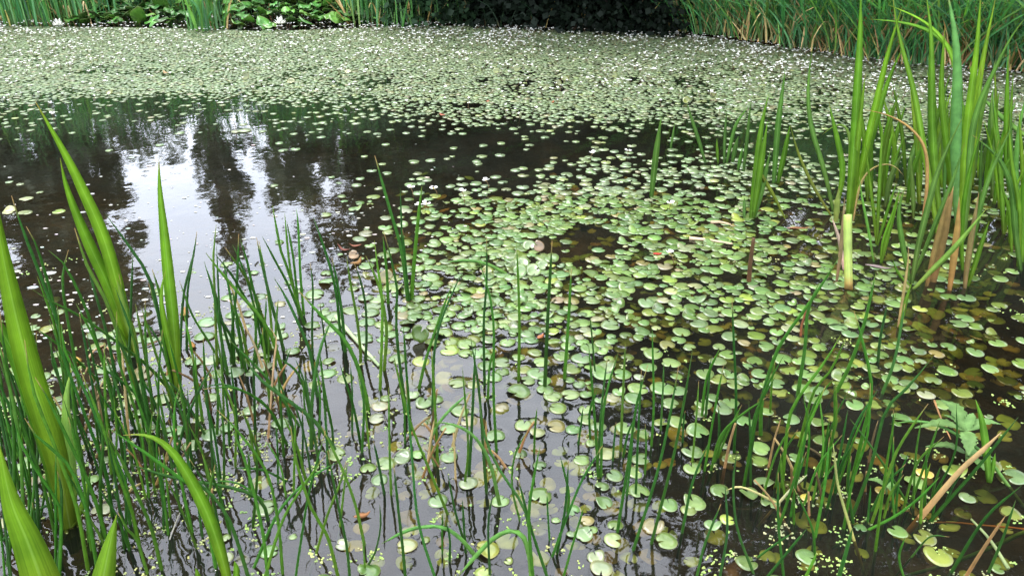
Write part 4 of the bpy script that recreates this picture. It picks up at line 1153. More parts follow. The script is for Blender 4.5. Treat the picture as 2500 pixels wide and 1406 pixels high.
# ------------------------------------------------------------------ sword-leaved plants (iris and bur-reed) built leaf by leaf
YG, MG, DG, PG, BG = (0.165, 0.305, 0.026), (0.112, 0.238, 0.022), (0.065, 0.165, 0.022), (0.24, 0.36, 0.09), (0.095, 0.205, 0.045)
TAN, BRN, PALE = (0.36, 0.24, 0.09), (0.13, 0.08, 0.025), (0.40, 0.50, 0.17)
CLUMPS = [
 ('twin bright sword leaves leaning left, standing at left by the open water', [
   ([(330, 862), (305, 770), (281, 673), (263, 609), (242, 548), (206, 474), (167, 388), (117, 303), (85, 246)], 30, .15, YG), ([(322, 858), (292, 770), (262, 690), (228, 620), (203, 563), (178, 502), (156, 442), (147, 386)], 28, -.15, YG),
   ([(336, 872), (325, 820), (308, 770), (288, 690), (284, 680)], 18, .3, PG), ([(322, 868), (300, 830), (280, 790), (276, 778)], 16, .4, YG)]),
 ('single upright sword leaf with a small leaf at its foot, right of the twin leaves', [
   ([(436, 955), (430, 880), (425, 800), (412, 680), (400, 560), (388, 450), (388, 385)], 27, .15, YG), ([(432, 955), (425, 890), (408, 820), (393, 740), (396, 690), (405, 660)], 15, .4, YG),
   ([(440, 950), (436, 880), (420, 800), (405, 740)], 12, .1, MG)]),
 ('broad bright sword leaves rising out of the left frame edge', [
   ([(172, 1290), (135, 1100), (85, 950), (40, 780), (10, 640), (-8, 540), (-20, 430)], 58, .35, YG), ([(165, 1290), (130, 1120), (95, 1010), (55, 900), (0, 800), (-60, 700)], 50, -.3, MG),
   ([(178, 1280), (172, 1160), (165, 1060), (160, 980), (168, 925), (174, 903)], 30, .5, PG), ([(172, 1290), (195, 1250), (211, 1200), (215, 1160)], 14, .2, YG)]),
 ('broad glossy blade cut by the bottom left corner', [([(122, 1480), (97, 1404), (60, 1303), (36, 1252), (20, 1202), (5, 1126), (-3, 1080)], 88, .25, YG)]),
 ('short broad pointed blade rising from the bottom edge at left', [([(242, 1470), (254, 1400), (268, 1330), (285, 1255)], 62, .1, YG)]),
 ('arching yellow-green leaf with drooping tip at lower left', [([(562, 1440), (545, 1370), (510, 1260), (470, 1180), (430, 1110), (390, 1068), (340, 1046), (300, 1062)], 33, .6, YG), ([(572, 1425), (578, 1395), (572, 1368)], 16, .1, YG)]),
 ('tiny sword shoot at the bottom edge left of centre', [([(486, 1440), (483, 1405), (477, 1385)], 14, .1, YG)]),
 ('tall reed plant with one very long upright leaf, left of the right-hand stand', [
   ([(2072, 535), (2078, 440), (2088, 320), (2094, 200), (2100, 90), (2102, -40)], 25, .1, MG), ([(2080, 530), (2088, 420), (2097, 320), (2108, 220), (2113, 180)], 17, .2, YG),
   ([(2082, 525), (2105, 400), (2135, 270), (2165, 140), (2190, 55), (2203, 15)], 20, .2, YG), ([(2034, 515), (2015, 426), (1991, 348), (1982, 320), (1974, 270), (1973, 200), (1984, 115)], 14, .3, BG),
   ([(2044, 500), (2058, 420), (2046, 348), (2030, 280), (2024, 250)], 17, .3, MG), ([(2030, 528), (1991, 465), (1955, 390), (1935, 330), (1929, 301)], 9, .2, (0.16, 0.18, 0.04)),
   ([(2070, 480), (2076, 380), (2074, 330), (2060, 300), (2030, 310), (2007, 330)], 10, .3, PG), ([(2085, 500), (2110, 400), (2130, 330), (2150, 255), (2175, 180), (2208, 108)], 19, .2, MG),
   ([(2040, 545), (2044, 500), (2048, 460)], 16, 0, (0.12, 0.16, 0.03)), ([(2042, 690), (2052, 620), (2058, 545), (2062, 480)], 11, 0, (0.16, 0.12, 0.05)), ([(2060, 660), (2050, 590), (2032, 535), (2030, 530)], 11, .4, (0.36, 0.27, 0.18))]),
 ('brown dead leaf arching to the left across the right-hand stand', [([(2243, 590), (2261, 485), (2264, 420), (2261, 360), (2226, 313), (2167, 279), (2108, 268)], 10, .5, (0.25, 0.165, 0.05))]),
 ('smaller tan leaf hooped over beside the folded pale blade', [([(2083, 540), (2097, 461), (2116, 422), (2147, 402), (2183, 402), (2208, 432)], 7, .6, (0.24, 0.19, 0.06))]),
 ('fan of thin green blades in front of the right-hand stand', [
   ([(2140, 600), (2133, 520), (2122, 430), (2112, 340)], 9, .2, MG), ([(2141, 600), (2145, 500), (2150, 390), (2156, 290)], 10, .2, MG), ([(2142, 600), (2165, 520), (2190, 442)], 9, .2, MG),
   ([(2133, 640), (2120, 560), (2104, 480), (2098, 430)], 8, .2, DG), ([(2151, 643), (2172, 560), (2196, 469)], 12, .2, MG), ([(2150, 643), (2155, 590), (2180, 520), (2200, 450)], 8, .2, MG)]),
 ('forked pale green blades with a slanting stem in front of the brown stalks', [
   ([(2226, 694), (2241, 602), (2262, 520), (2285, 430), (2318, 350), (2351, 285)], 17, .2, BG), ([(2222, 690), (2206, 610), (2195, 540), (2196, 500), (2210, 457)], 15, .3, BG),
   ([(2233, 668), (2262, 600), (2290, 530), (2330, 430), (2355, 348)], 13, .2, BG), ([(2230, 706), (2280, 655), (2330, 605), (2413, 504)], 15, .2, PG), ([(2196, 802), (2210, 740), (2226, 690)], 12, .1, MG),
   ([(2192, 800), (2205, 720), (2217, 640), (2218, 600)], 8, .1, (0.2, 0.15, 0.06)), ([(2225, 700), (2195, 670), (2178, 632)], 7, .2, MG)]),
 ('thick brown old reed stalk leaning right in the right-hand stand', [([(2277, 690), (2290, 620), (2308, 540), (2328, 455)], 30, .1, (0.15, 0.10, 0.03)), ([(2262, 700), (2285, 600), (2310, 500), (2318, 470)], 16, .1, BRN)]),
 ('tall main reed plant with broad leaves leaving the top of the frame, far right', [
   ([(2318, 710), (2330, 620), (2338, 552), (2342, 480)], 19, 0, (0.19, 0.115, 0.028)), ([(2300, 560), (2285, 440), (2277, 320), (2275, 144), (2272, 54), (2259, -20)], 20, .15, MG),
   ([(2340, 560), (2336, 440), (2333, 320), (2338, 180), (2331, 72), (2310, -30)], 29, .15, (0.065, 0.18, 0.04)), ([(2346, 570), (2352, 440), (2360, 320), (2372, 220), (2386, 108), (2396, -30)], 22, .15, YG),
   ([(2360, 525), (2372, 380), (2385, 240), (2400, 144), (2432, -10)], 19, .2, YG), ([(2338, 540), (2318, 400), (2298, 240), (2303, 120), (2308, 60)], 20, .25, MG),
   ([(2334, 420), (2338, 220), (2325, 130), (2295, 85), (2250, 45), (2205, 28), (2169, 13)], 14, .5, YG), ([(2336, 380), (2345, 190), (2320, 118), (2270, 73), (2200, 54), (2118, 47)], 15, .5, MG),
   ([(2352, 590), (2366, 430), (2372, 320), (2398, 230), (2434, 165), (2466, 86), (2505, 42)], 18, .3, BG), ([(2294, 600), (2262, 400), (2248, 320), (2234, 230), (2212, 151), (2190, 72), (2178, -20)], 17, .2, MG),
   ([(2345, 560), (2352, 470), (2366, 380), (2388, 250), (2396, 160)], 20, .2, YG), ([(2330, 500), (2310, 380), (2302, 280), (2300, 190)], 10, .2, (0.2, 0.28, 0.02))]),
 ('reed plant with red-brown foot right of the main plant', [([(2355, 705), (2362, 640), (2375, 560), (2390, 470)], 16, .1, (0.12, 0.09, 0.03)), ([(2358, 690), (2372, 600), (2405, 460), (2440, 340)], 14, .2, MG),
   ([(2350, 660), (2348, 560), (2362, 440), (2400, 300)], 13, .2, MG), ([(2362, 700), (2395, 600), (2415, 540)], 14, .2, MG), ([(2360, 690), (2380, 560), (2420, 420), (2490, 270)], 12, .2, BG)]),
 ('reed leaves crossing the right frame edge', [
   ([(2492, 660), (2478, 560), (2472, 469), (2441, 387), (2374, 330)], 17, .2, BG), ([(2520, 345), (2450, 290), (2400, 240), (2388, 228)], 14, .3, DG), ([(2496, 640), (2500, 500), (2505, 380)], 22, .2, MG),
   ([(2485, 650), (2490, 520), (2470, 400), (2462, 280)], 12, .2, MG), ([(2500, 560), (2480, 430), (2490, 300), (2510, 220)], 14, .2, DG), ([(2470, 620), (2465, 520), (2440, 440)], 11, .2, MG)]),
]
G_SW = 'sword-leaved plants standing in the pond'
for lab, leaves in CLUMPS:
    B = at(*leaves[0][0][0])
    nm = 'sword_leaf_plant' if B[0] < .2 else 'reed_plant'
    t = empty(nm, B, lab, 'water plant', G_SW)
    for pts, w, tw, col in leaves:
        p0 = at(*pts[0])
        P = lift(pts, random.gauss(0, .06), random.gauss(0, .2))
        P = smooth_path(catmull(P, 26), 6)
        T0 = P[0] - P[1]
        P = np.vstack((P[0] + T0 / np.linalg.norm(T0) * .07, P))
        d = np.maximum((P - C0) @ FW, .25) * (.85 if B[0] > .6 else 1.0)
        c = jit(col, .1) if B[0] < .6 else tuple(np.array(jit(col, .14)) * 1.12)
        brown = sum(col) < .33 or col[0] > col[1]
        cut = pts[0][1] > 1440 and w > 30
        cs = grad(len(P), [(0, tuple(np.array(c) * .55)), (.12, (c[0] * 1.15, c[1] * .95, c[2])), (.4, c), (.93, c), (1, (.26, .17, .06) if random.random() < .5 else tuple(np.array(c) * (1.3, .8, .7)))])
        mb = MB()
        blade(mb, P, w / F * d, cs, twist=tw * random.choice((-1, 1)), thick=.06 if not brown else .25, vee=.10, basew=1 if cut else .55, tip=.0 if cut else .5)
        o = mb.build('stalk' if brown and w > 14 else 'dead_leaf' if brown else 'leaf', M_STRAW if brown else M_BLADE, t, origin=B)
        STEMS.append((P[1][0], P[1][1], .25 * w / F * d[0]))

SMALL = [([(1590, 482), (1600, 390), (1608, 330), (1615, 285)], 15, 'lone pointed reed blade standing in mid pond'), ([(1637, 364), (1643, 330), (1647, 301)], 6, 'tiny thin blade right of the lone reed blade'),
         ([(1722, 398), (1706, 344), (1690, 295), (1676, 250)], 9, 'thin blade leaning left at the far edge of the open water'), ([(1753, 398), (1751, 365), (1750, 338)], 7, 'very short blade right of the left-leaning one'),
         ([(1768, 398), (1770, 330), (1774, 270)], 8, 'slim upright blade in the far blade row'), ([(1774, 398), (1795, 310), (1827, 260)], 9, 'slim blade leaning right in the far blade row'),
         ([(1788, 398), (1795, 362), (1803, 332)], 11, 'short broad blade in the far blade row'), ([(1815, 420), (1824, 340), (1833, 248)], 9, 'tall slim blade at the right of the far blade row'),
         ([(1802, 416), (1808, 385), (1813, 360)], 9, 'short pointed blade in front of the far blade row'), ([(1889, 447), (1899, 252 + 60), (1908, 240), (1917, 172)], 14, 'tall blade standing right of the small clump'),
         ([(1899, 447), (1914, 380), (1929, 305)], 13, 'brown-tipped blade leaning right of the tall one'), ([(1817, 532), (1817, 510), (1817, 481)], 8, 'stubby blade at the foot of the small clump')]
for pts, w, lab in SMALL:
    P = lift(pts, random.gauss(0, .08), random.gauss(0, .3))
    d = (P[0] - C0) @ FW
    B = P[0].copy()
    P = catmull(P, 12)
    P = np.vstack((P[0] + np.array((0, 0, -.08)), P))
    c = jit(random.choice([MG, (0.09, 0.19, 0.05), BG]), .1)
    mb = MB()
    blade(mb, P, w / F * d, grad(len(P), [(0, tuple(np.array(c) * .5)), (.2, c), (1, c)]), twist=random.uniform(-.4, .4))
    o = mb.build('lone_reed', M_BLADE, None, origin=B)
    tag(o, lab, 'reed blade', 'single reed blades in mid pond')
    STEMS.append((B[0], B[1], .25 * w / F * d))
B = at(1835, 533)
t = empty('reed_plant', B, 'small clump of three upright blades with one bent over, right of centre', 'water plant', G_SW)
for pts, w, col in [([(1833, 533), (1845, 420), (1859, 310), (1877, 228)], 14, MG), ([(1838, 533), (1855, 420), (1874, 297)], 15, MG), ([(1840, 533), (1858, 470), (1880, 371)], 13, BG),
                    ([(1842, 530), (1850, 450), (1844, 418), (1858, 428), (1890, 480), (1925, 551)], 10, (0.16, 0.2, 0.03))]:
    P = catmull(lift(pts, random.gauss(0, .05), .1), 16)
    d = (P[0] - C0) @ FW
    P = np.vstack((P[0] + np.array((0, 0, -.08)), P))
    mb = MB()
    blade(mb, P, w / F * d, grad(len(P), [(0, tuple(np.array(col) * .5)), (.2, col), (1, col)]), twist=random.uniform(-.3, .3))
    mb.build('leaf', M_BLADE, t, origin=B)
# thin pale blades in the background of the right-hand stand
k_ = 0
for cx, cy, n in [(2190, 470, 8), (2240, 500, 10), (2300, 460, 11), (2380, 490, 12), (2440, 470, 12), (2485, 560, 9), (2120, 460, 4)]:
    B = at(cx, cy)
    t = empty('reed_plant', B, f'thin blurred reed blades in the back of the right-hand stand, {"at its left" if k_ == 6 else ["left part", "left of the middle", "behind the main plant", "right of the main plant", "towards the right edge", "at the right edge"][min(k_, 5)]}', 'water plant', G_SW)
    k_ += 1
    for i in range(n):
        x, y = cx + random.uniform(-42, 42), cy + random.uniform(-60, 40)
        h, l = random.uniform(120, 300), random.uniform(-40, 60)
        P = catmull(lift([(x, y), (x + l * .3, y - h * .5), (x + l, y - h)], random.gauss(0, .1), .2), 12)
        d = (P[0] - C0) @ FW
        P = np.vstack((P[0] + np.array((0, 0, -.08)), P))
        c = jit(random.choice([MG, BG, MG, YG, (0.12, 0.2, 0.05)]), .2)
        mb = MB()
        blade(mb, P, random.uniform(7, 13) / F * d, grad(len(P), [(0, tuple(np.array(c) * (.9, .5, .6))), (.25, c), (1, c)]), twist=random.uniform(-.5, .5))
        mb.build('leaf', M_BLADE, t, origin=B)
# the folded blade hanging down, pale inside
P = lift([(2072, 708), (2071, 650), (2070, 590), (2070, 524)], .02, 0)
d = (P[0] - C0) @ FW
B = P[0].copy()
P = catmull(P, 12)
mb = MB()
V, Fc = [], []
blade(mb, P, 19 / F * d, grad(12, [(0, (0.45, 0.27, 0.12)), (.10, (.60, .44, .20)), (.2, (.56, .62, .28)), (1, (.50, .60, .25))]), tip=.999, basew=.97, thick=.05, vee=.3)
o = mb.build('folded_reed', M_BLADE, None, origin=B)
tag(o, 'pale yellow-green folded reed blade hanging straight down with a tan cut end', 'reed blade', 'single reed blades in mid pond')


# ------------------------------------------------------------------ frogbit: floating leaves, from clear water to closed carpet
DX = np.array([0, 250, 500, 750, 1000, 1250, 1500, 1750, 2000, 2250, 2500], float)
DT = [
 (60, [1] * 11), (215, [1] * 11), (232, [.95, .7, .7, .95, 1, 1, 1, 1, 1, 1, 1]), (245, [.6, .22, .2, .6, 1, 1, 1, 1, 1, 1, 1]), (265, [.32, .12, .07, .30, .9, .95, .97, 1, 1, 1, 1]),
 (290, [.24, .07, .03, .2, .6, .75, .85, .9, 1, 1, 1]), (308, [.05, .02, .02, .12, .25, .25, .25, .3, .6, .9, .9]), (340, [.01, .02, .03, .05, .05, .05, .06, .1, .15, .4, .5]),
 (380, [0, 0, 0, .015, .06, .07, .2, .3, .3, .4, .5]), (420, [0, 0, 0, .015, .05, .15, .45, .5, .4, .4, .4]), (460, [.02, 0, 0, .01, .22, .5, .6, .55, .4, .4, .4]),
 (500, [.03, 0, 0, 0, .4, .78, .75, .62, .45, .4, .4]), (560, [0, 0, 0, 0, .30, .85, .7, .55, .42, .35, .35]), (610, [0, 0, 0, .02, .42, .85, .55, .5, .42, .35, .3]),
 (660, [0, 0, 0, .03, .58, .9, .78, .6, .45, .33, .25]), (710, [.01, 0, .04, .14, .6, .9, .85, .7, .5, .33, .22]), (760, [.04, .12, .15, .3, .6, .85, .8, .68, .55, .38, .22]),
 (820, [.1, .25, .2, .3, .5, .68, .62, .62, .6, .48, .22]), (880, [.15, .25, .2, .2, .32, .52, .42, .5, .62, .5, .22]), (940, [.12, .18, .15, .14, .22, .40, .30, .42, .5, .46, .26]),
 (1000, [.1, .1, .1, .1, .18, .24, .26, .40, .36, .3, .2]), (1080, [.06, .06, .09, .09, .14, .14, .2, .34, .2, .12, .12]), (1160, [.05, .05, .07, .08, .12, .10, .14, .22, .1, .08, .1]),
 (1250, [.05, .05, .06, .07, .09, .08, .13, .13, .06, .05, .06]), (1500, [.05, .05, .06, .06, .07, .06, .1, .08, .05, .05, .05])]
DY = np.array([r[0] for r in DT], float)
DV = np.array([r[1] for r in DT], float)


def density(x, y, T=DV, YS=DY, XS=DX):
    x, y = np.clip(x, XS[0], XS[-1]), np.clip(y, YS[0], YS[-1])
    i = np.clip(np.searchsorted(XS, x, 'right') - 1, 0, len(XS) - 2)
    j = np.clip(np.searchsorted(YS, y, 'right') - 1, 0, len(YS) - 2)
    u, v = (x - XS[i]) / (XS[i + 1] - XS[i]), (y - YS[j]) / (YS[j + 1] - YS[j])
    return T[j, i] * (1 - u) * (1 - v) + T[j, i + 1] * u * (1 - v) + T[j + 1, i] * (1 - u) * v + T[j + 1, i + 1] * u * v


def patchy(X, Y, s, seed):
    """Cheap value noise 0..1 for the natural patchiness of the carpet."""
    g = np.random.default_rng(seed).random((64, 64))
    x, y = X * s + 31, Y * s + 17
    i, j = np.floor(x).astype(int), np.floor(y).astype(int)
    u, v = x - i, y - j
    u, v = u * u * (3 - 2 * u), v * v * (3 - 2 * v)
    q = lambda a, b: g[a % 64, b % 64]
    return q(i, j) * (1 - u) * (1 - v) + q(i + 1, j) * u * (1 - v) + q(i, j + 1) * (1 - u) * v + q(i + 1, j + 1) * u * v


class Hash:
    def __init__(s, cell):
        s.c, s.d = cell, {}

    def free(s, x, y, r, k):
        i, j = int(math.floor(x / s.c)), int(math.floor(y / s.c))
        for a in (i - 1, i, i + 1):
            for b in (j - 1, j, j + 1):
                for (X, Y, Rr) in s.d.get((a, b), ()):
                    if (X - x) ** 2 + (Y - y) ** 2 < (k * (r + Rr)) ** 2:
                        return False
        return True

    def put(s, x, y, r):
        s.d.setdefault((int(math.floor(x / s.c)), int(math.floor(y / s.c))), []).append((x, y, r))


# leaves whose place in the clear foreground water the photograph shows: x, y, width in photo pixels, tint
HAND = [(1266, 957, 60, 'g'), (1290, 930, 40, 'g'), (1331, 954, 42, 'g'), (1350, 969, 44, 'g'), (1362, 997, 46, 'g'), (1392, 965, 44, 'p'), (1358, 1041, 48, 'b'), (1400, 1050, 38, 'g'),
        (1278, 1040, 44, 'g'), (1269, 1109, 36, 'g'), (1318, 1138, 34, 'g'), (1116, 937, 42, 'g'), (1036, 986, 44, 'g'), (1096, 1116, 44, 'g'), (1022, 1113, 34, 'g'), (928, 993, 42, 'p'), (920, 1024, 40, 'p'),
        (899, 1145, 38, 'g'), (927, 1172, 42, 'g'), (1007, 967, 36, 'p'), (1225, 998, 36, 'b'), (1312, 1060, 38, 'p'), (1420, 1124, 40, 'g'), (1430, 1000, 36, 'g'), (1430, 1026, 40, 'g'), (1460, 1045, 38, 'g'),
        (1527, 1046, 48, 'g'), (1617, 950, 58, 'g'), (1494, 972, 38, 'p'), (1510, 960, 32, 'g'), (1595, 865, 50, 'g'), (1500, 1162, 42, 'g'), (1475, 1228, 44, 'g'), (1470, 1190, 34, 'g'), (1560, 1200, 52, 'g'),
        (1425, 1307, 46, 'g'), (1497, 1320, 46, 'p'), (1626, 1322, 54, 'g'), (1695, 1228, 56, 'g'), (1633, 1235, 46, 'g'), (1550, 1155, 40, 'g'), (1480, 1110, 46, 'p'), (994, 1333, 48, 'p'), (902, 1398, 52, 'g'),
        (1433, 1274, 34, 'b'), (1455, 1362, 44, 'p'), (1468, 1390, 54, 'p'), (1180, 1402, 40, 'y'), (837, 1333, 34, 'p'), (517, 1061, 50, 'g'), (165, 1250, 40, 'p'), (250, 1247, 46, 'p'), (640, 895, 52, 'p'),
        (715, 860, 36, 'g'), (510, 880, 50, 'p'), (505, 788, 46, 'g'), (335, 945, 44, 'g'), (330, 965, 40, 'g'), (370, 830, 30, 'g'), (425, 920, 34, 'g'), (815, 775, 44, 'g'), (800, 690, 40, 'g'), (770, 720, 50, 'g'),
        (960, 705, 52, 'g'), (905, 765, 44, 'g'), (890, 830, 46, 'g'), (2415, 1140, 54, 'y'), (2330, 1150, 52, 'y'), (2257, 1158, 40, 'o'), (1942, 1120, 36, 'g'), (2190, 1300, 46, 'g'), (2290, 1358, 66, 'y'), (2433, 1392, 34, 'g'),
        (2480, 1165, 58, 'g'), (1967, 1218, 28, 'o'), (1880, 1230, 44, 'g'), (1740, 1282, 40, 'g'), (1775, 1270, 36, 'y'), (1865, 1180, 46, 'g'), (1690, 1105, 50, 'g'), (1690, 1145, 44, 'g'), (1765, 1000, 44, 'g'),
        (2417, 901, 40, 'g'), (2150, 1200, 30, 'o'), (2100, 1290, 30, 'g'), (2260, 965, 40, 'p'), (2200, 950, 42, 'g'), (2300, 990, 40, 'g'), (65, 488, 30, 'p'), (22, 518, 32, 'p'), (62, 520, 32, 'p'), (597, 320, 34, 'p'), (576, 322, 24, 'p')]
TINT = {'g': [(0.084, 0.146, 0.044), (0.072, 0.126, 0.040), (0.108, 0.165, 0.050), (0.080, 0.130, 0.050), (0.098, 0.145, 0.040), (0.066, 0.116, 0.026)], 'p': [(0.17, 0.20, 0.09), (0.17, 0.19, 0.11)],
        'b': [(0.12, 0.11, 0.035), (0.14, 0.12, 0.05), (0.15, 0.13, 0.07)], 'y': [(0.15, 0.19, 0.035)], 'o': [(0.33, 0.23, 0.05)], 'd': [(0.075, 0.11, 0.018), (0.09, 0.115, 0.02), (0.06, 0.10, 0.02)]}
WORD = {'g': 'green', 'p': 'pale', 'b': 'brownish', 'y': 'yellowish', 'o': 'yellow', 'd': 'dark'}
RAD_D, RAD_R = [1.2, 1.75, 2.15, 2.6, 3.3, 4.0, 5.0, 6, 9], [.022, .0235,   .0255, .0258, .0255, .0245, .0225, .0200, .0165]
hsh = Hash(0.085)
LV = []                      # x, y, r, tint, tilt factor, hand
for x, y, w, tn in HAND:
    p = at(x, y)
    r = 0.5 * w / F * ((p - C0) @ FW)
    LV.append((p[0], p[1], r, tn, .5))
    hsh.put(p[0], p[1], r)
n0 = 420000
# candidates in the visible wedge, uniform per ground area
YY = np.sqrt(RNG.random(n0) * (8.9 ** 2 - 1.05 ** 2) + 1.05 ** 2)
XX = (RNG.random(n0) * 2 - 1) * (YY * 0.73 + 0.45)
PX, PY, _ = pix(np.stack((XX, YY, np.zeros(n0)), 1))
DD = density(PX, PY)
DD = np.where(PY < np.interp(PX, [q[0] for q in CARPET_END], [q[1] for q in CARPET_END]), 0.0, DD)
hole = ((PX - 1415) / 120) ** 2 + ((PY - 592) / 36) ** 2 + 1.8 * (patchy(XX, YY, 11.0, 77) - .42) < 1
DD = np.where(hole & (np.abs(PX - 1430) < 240) & (np.abs(PY - 592) < 75), DD * .16, DD)
pn = patchy(XX, YY, 2.3, 5) * .6 + patchy(XX, YY, 6.0, 6) * .4
mid = (DD > .02) & (DD < .97)
DD = np.where(mid, np.clip(DD * (0.45 + 1.1 * pn), 0, 1), DD)
gapn = patchy(XX, YY, 3.1, 41) * .5 + patchy(XX, YY, 9.0, 42) * .5
DD = np.where(PY < 300, DD * (1 - np.clip((PY - 110) / 150, 0, .6) * np.clip((gapn - .60) * 6, 0, 1)), DD)      # ragged gaps in the far carpet
dist = np.hypot(XX, YY)
r0s = np.interp(dist, RAD_D, RAD_R)
per = n0 / (0.73 * (8.9 ** 2 - 1.05 ** 2) + 0.9 * 7.8)          # candidates per square metre
ok = (shore_sd(XX, YY) > 0.02) & (RNG.random(n0) < DD * (1.5 + 7.5 * np.clip(DD - .30, 0, 1)) / (math.pi * r0s ** 2) / per)
for k in np.nonzero(ok)[0]:
    x, y, dd = float(XX[k]), float(YY[k]), float(DD[k])
    ds = dist[k]
    r0 = float(r0s[k])
    r = r0 * random.choice((.45, .62, .78, .9, 1, 1, 1.1, 1.2))
    kk = .47 if dd > .7 else .54 if dd > .4 else .74
    if ds > 4:
        kk = .60 if dd > .9 else .8
    if not hsh.free(x, y, r, kk):
        continue
    hsh.put(x, y, r)
    q = random.random()
    right = PX[k] > 1900 and PY[k] > 420
    farr = PY[k] < 300
    tn = 'g' if q < (.50 if right else .72) else 'd' if q < .92 else 'p' if q < .945 else 'y' if q < .97 else 'b'
    LV.append((x, y, r, tn, 1.0 if dd > .5 else .5))
LA = np.array([(l[0], l[1], l[2]) for l in LV])
lx, ly, ld = pix(np.stack((LA[:, 0], LA[:, 1], np.zeros(len(LA))), 1))
area = (LA[:, 2] / ld) ** 2
vis = (lx > 10) & (lx < 2490) & (ly < 1396)
order = np.argsort(-np.where(vis, area, -1))
single = set(order[:300].tolist())


def leaf_geom(k, n, rings):
    x, y, r, tn, tf = LV[k]
    c = jit(random.choice(TINT[tn]), .16)
    rot = random.uniform(0, 6.283)
    g = pad_geom(r, n, c, cup=random.uniform(-.005, .022), wav=random.uniform(0, .022), rot=rot, tiltx=random.gauss(0, .035 * tf), tilty=random.gauss(0, .035 * tf), nw=random.uniform(.06, .42), rings=rings,
                 thick=.0006, rng=random)
    return g, c, rot


recs = []
for k in sorted(single):
    (V, Fc, C, U), c, rot = leaf_geom(k, 26, 3)
    if random.random() < .2:
        C = C * (1 + .3 * np.clip(np.linalg.norm(V[:, :2], axis=1) / LV[k][2] - .6, 0, 1)[:, None] * np.array((1.8, .2, -.4)))
    z = (-.002 if LV[k][3] == 'd' else .0012) + .003 * random.random() + abs(V[:, 2].min()) * .35
    o = link('frogbit_leaf', build_mesh('frogbit_leaf', V, Fc, C, U, M_PAD), None, (LV[k][0], LV[k][1], z))
    w = LV[k][2] * 2 / ld[k] * F
    sz = 'small' if w < 38 else 'large' if w > 56 else 'medium'
    crowd = 'alone' if float(density(lx[k], ly[k])) < .22 else 'in company'
    nd = int(((rot - math.pi / 2) / (math.pi / 2)) % 4 + .5) % 4
    notch = ['right', 'away', 'left', 'frontward'][nd]
    recs.append([(lx[k], ly[k]), o, f'{sz} {WORD[LV[k][3]]} floating leaf {crowd}, notch {notch}, near {near(lx[k], ly[k])}'])
untie(recs, 2, lambda r: r[0][0])
for _, o, lab in recs:
    tag(o, lab, 'floating leaf', 'round frogbit leaves floating on the pond')


def merged(name, items, fn, mat, kind='stuff', label=None, cat=None):
    Vs, Fs, Cs, Us, n = [], [], [], [], 0
    for it in items:
        V, Fc, C, U = fn(it)
        Vs.append(V)
        Fs.extend(tuple(i + n for i in f) for f in Fc)
        Cs.append(C)
        Us.append(U)
        n += len(V)
    o = link(name, build_mesh(name, np.concatenate(Vs), Fs, np.concatenate(Cs), np.concatenate(Us), mat))
    return tag(o, label, cat, None, kind)


rest = [k for k in range(len(LV)) if k not in single]
# leaf templates for the carpet, so that thousands are laid out quickly
TPL = {}
for (nm, n_, rg) in (('near', 18, 2), ('far', 11, 1)):
    TPL[nm] = []
    for _ in range(24):
        V, Fc, C, U = pad_geom(1.0, n_, (1, 1, 1), cup=random.uniform(-.005, .025 if nm == 'near' else .012), wav=random.uniform(0, .03 if nm == 'near' else .015), nw=random.uniform(.05, .4), rings=rg, thick=.018)
        if nm == 'far':                      # far leaves: top and rim only
            m = len(V) // 2
            Fc = [f for f in Fc if not all(i >= m for i in f)]
        tri = []
        for f in Fc:
            tri += [(f[0], f[1], f[2])] if len(f) == 3 else [(f[0], f[1], f[2]), (f[0], f[2], f[3])]
        TPL[nm].append((V, np.array(tri), C, U))


def carpet(name, ks, nm, label):
    Vs, Fs, Cs, Us, n = [], [], [], [], 0
    for k in ks:
        x, y, r, tn, tf = LV[k]
        V, T, C, U = random.choice(TPL[nm])
        a = random.uniform(0, 6.283)
        c, s = math.cos(a), math.sin(a)
        W = np.empty_like(V)
        W[:, 0], W[:, 1] = (c * V[:, 0] - s * V[:, 1]) * r, (s * V[:, 0] + c * V[:, 1]) * r * random.uniform(.92, 1.06)
        q_ = .02 if nm == 'far' else .03
        tx, ty = random.gauss(0, q_ * tf), random.gauss(0, q_ * tf)
        W[:, 2] = V[:, 2] * r + W[:, 0] * tx + W[:, 1] * ty + (-.0022 if tn == 'd' and nm == 'near' else .0012) + (.005 if nm == 'near' else .003) * random.random() + .4 * r * (abs(tx) + abs(ty))
        W[:, 0] += x
        W[:, 1] += y
        col = np.array(jit(random.choice(TINT[tn]), .2))
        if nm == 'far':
            col = col * .78 + np.array((.066, .073, .060))      # grey waxy bloom plus grazing sky sheen, put into the far leaf colour
        Vs.append(W); Fs.append(T + n); Cs.append(C * col); Us.append(U)
        n += len(V)
    o = link(name, build_mesh(name, np.concatenate(Vs), np.concatenate(Fs), np.concatenate(Cs), np.concatenate(Us), M_PAD))
    return tag(o, label, 'leaf carpet', None, 'stuff')


carpet('frogbit_carpet', [k for k in rest if ld[k] < 3.7], 'near', 'loose carpet of round green leaves across the middle of the pond')
carpet('far_frogbit_carpet', [k for k in rest if ld[k] >= 3.7], 'far', 'closed grey-green carpet of tiny round leaves covering the far half of the pond')
print('leaves', len(LV))

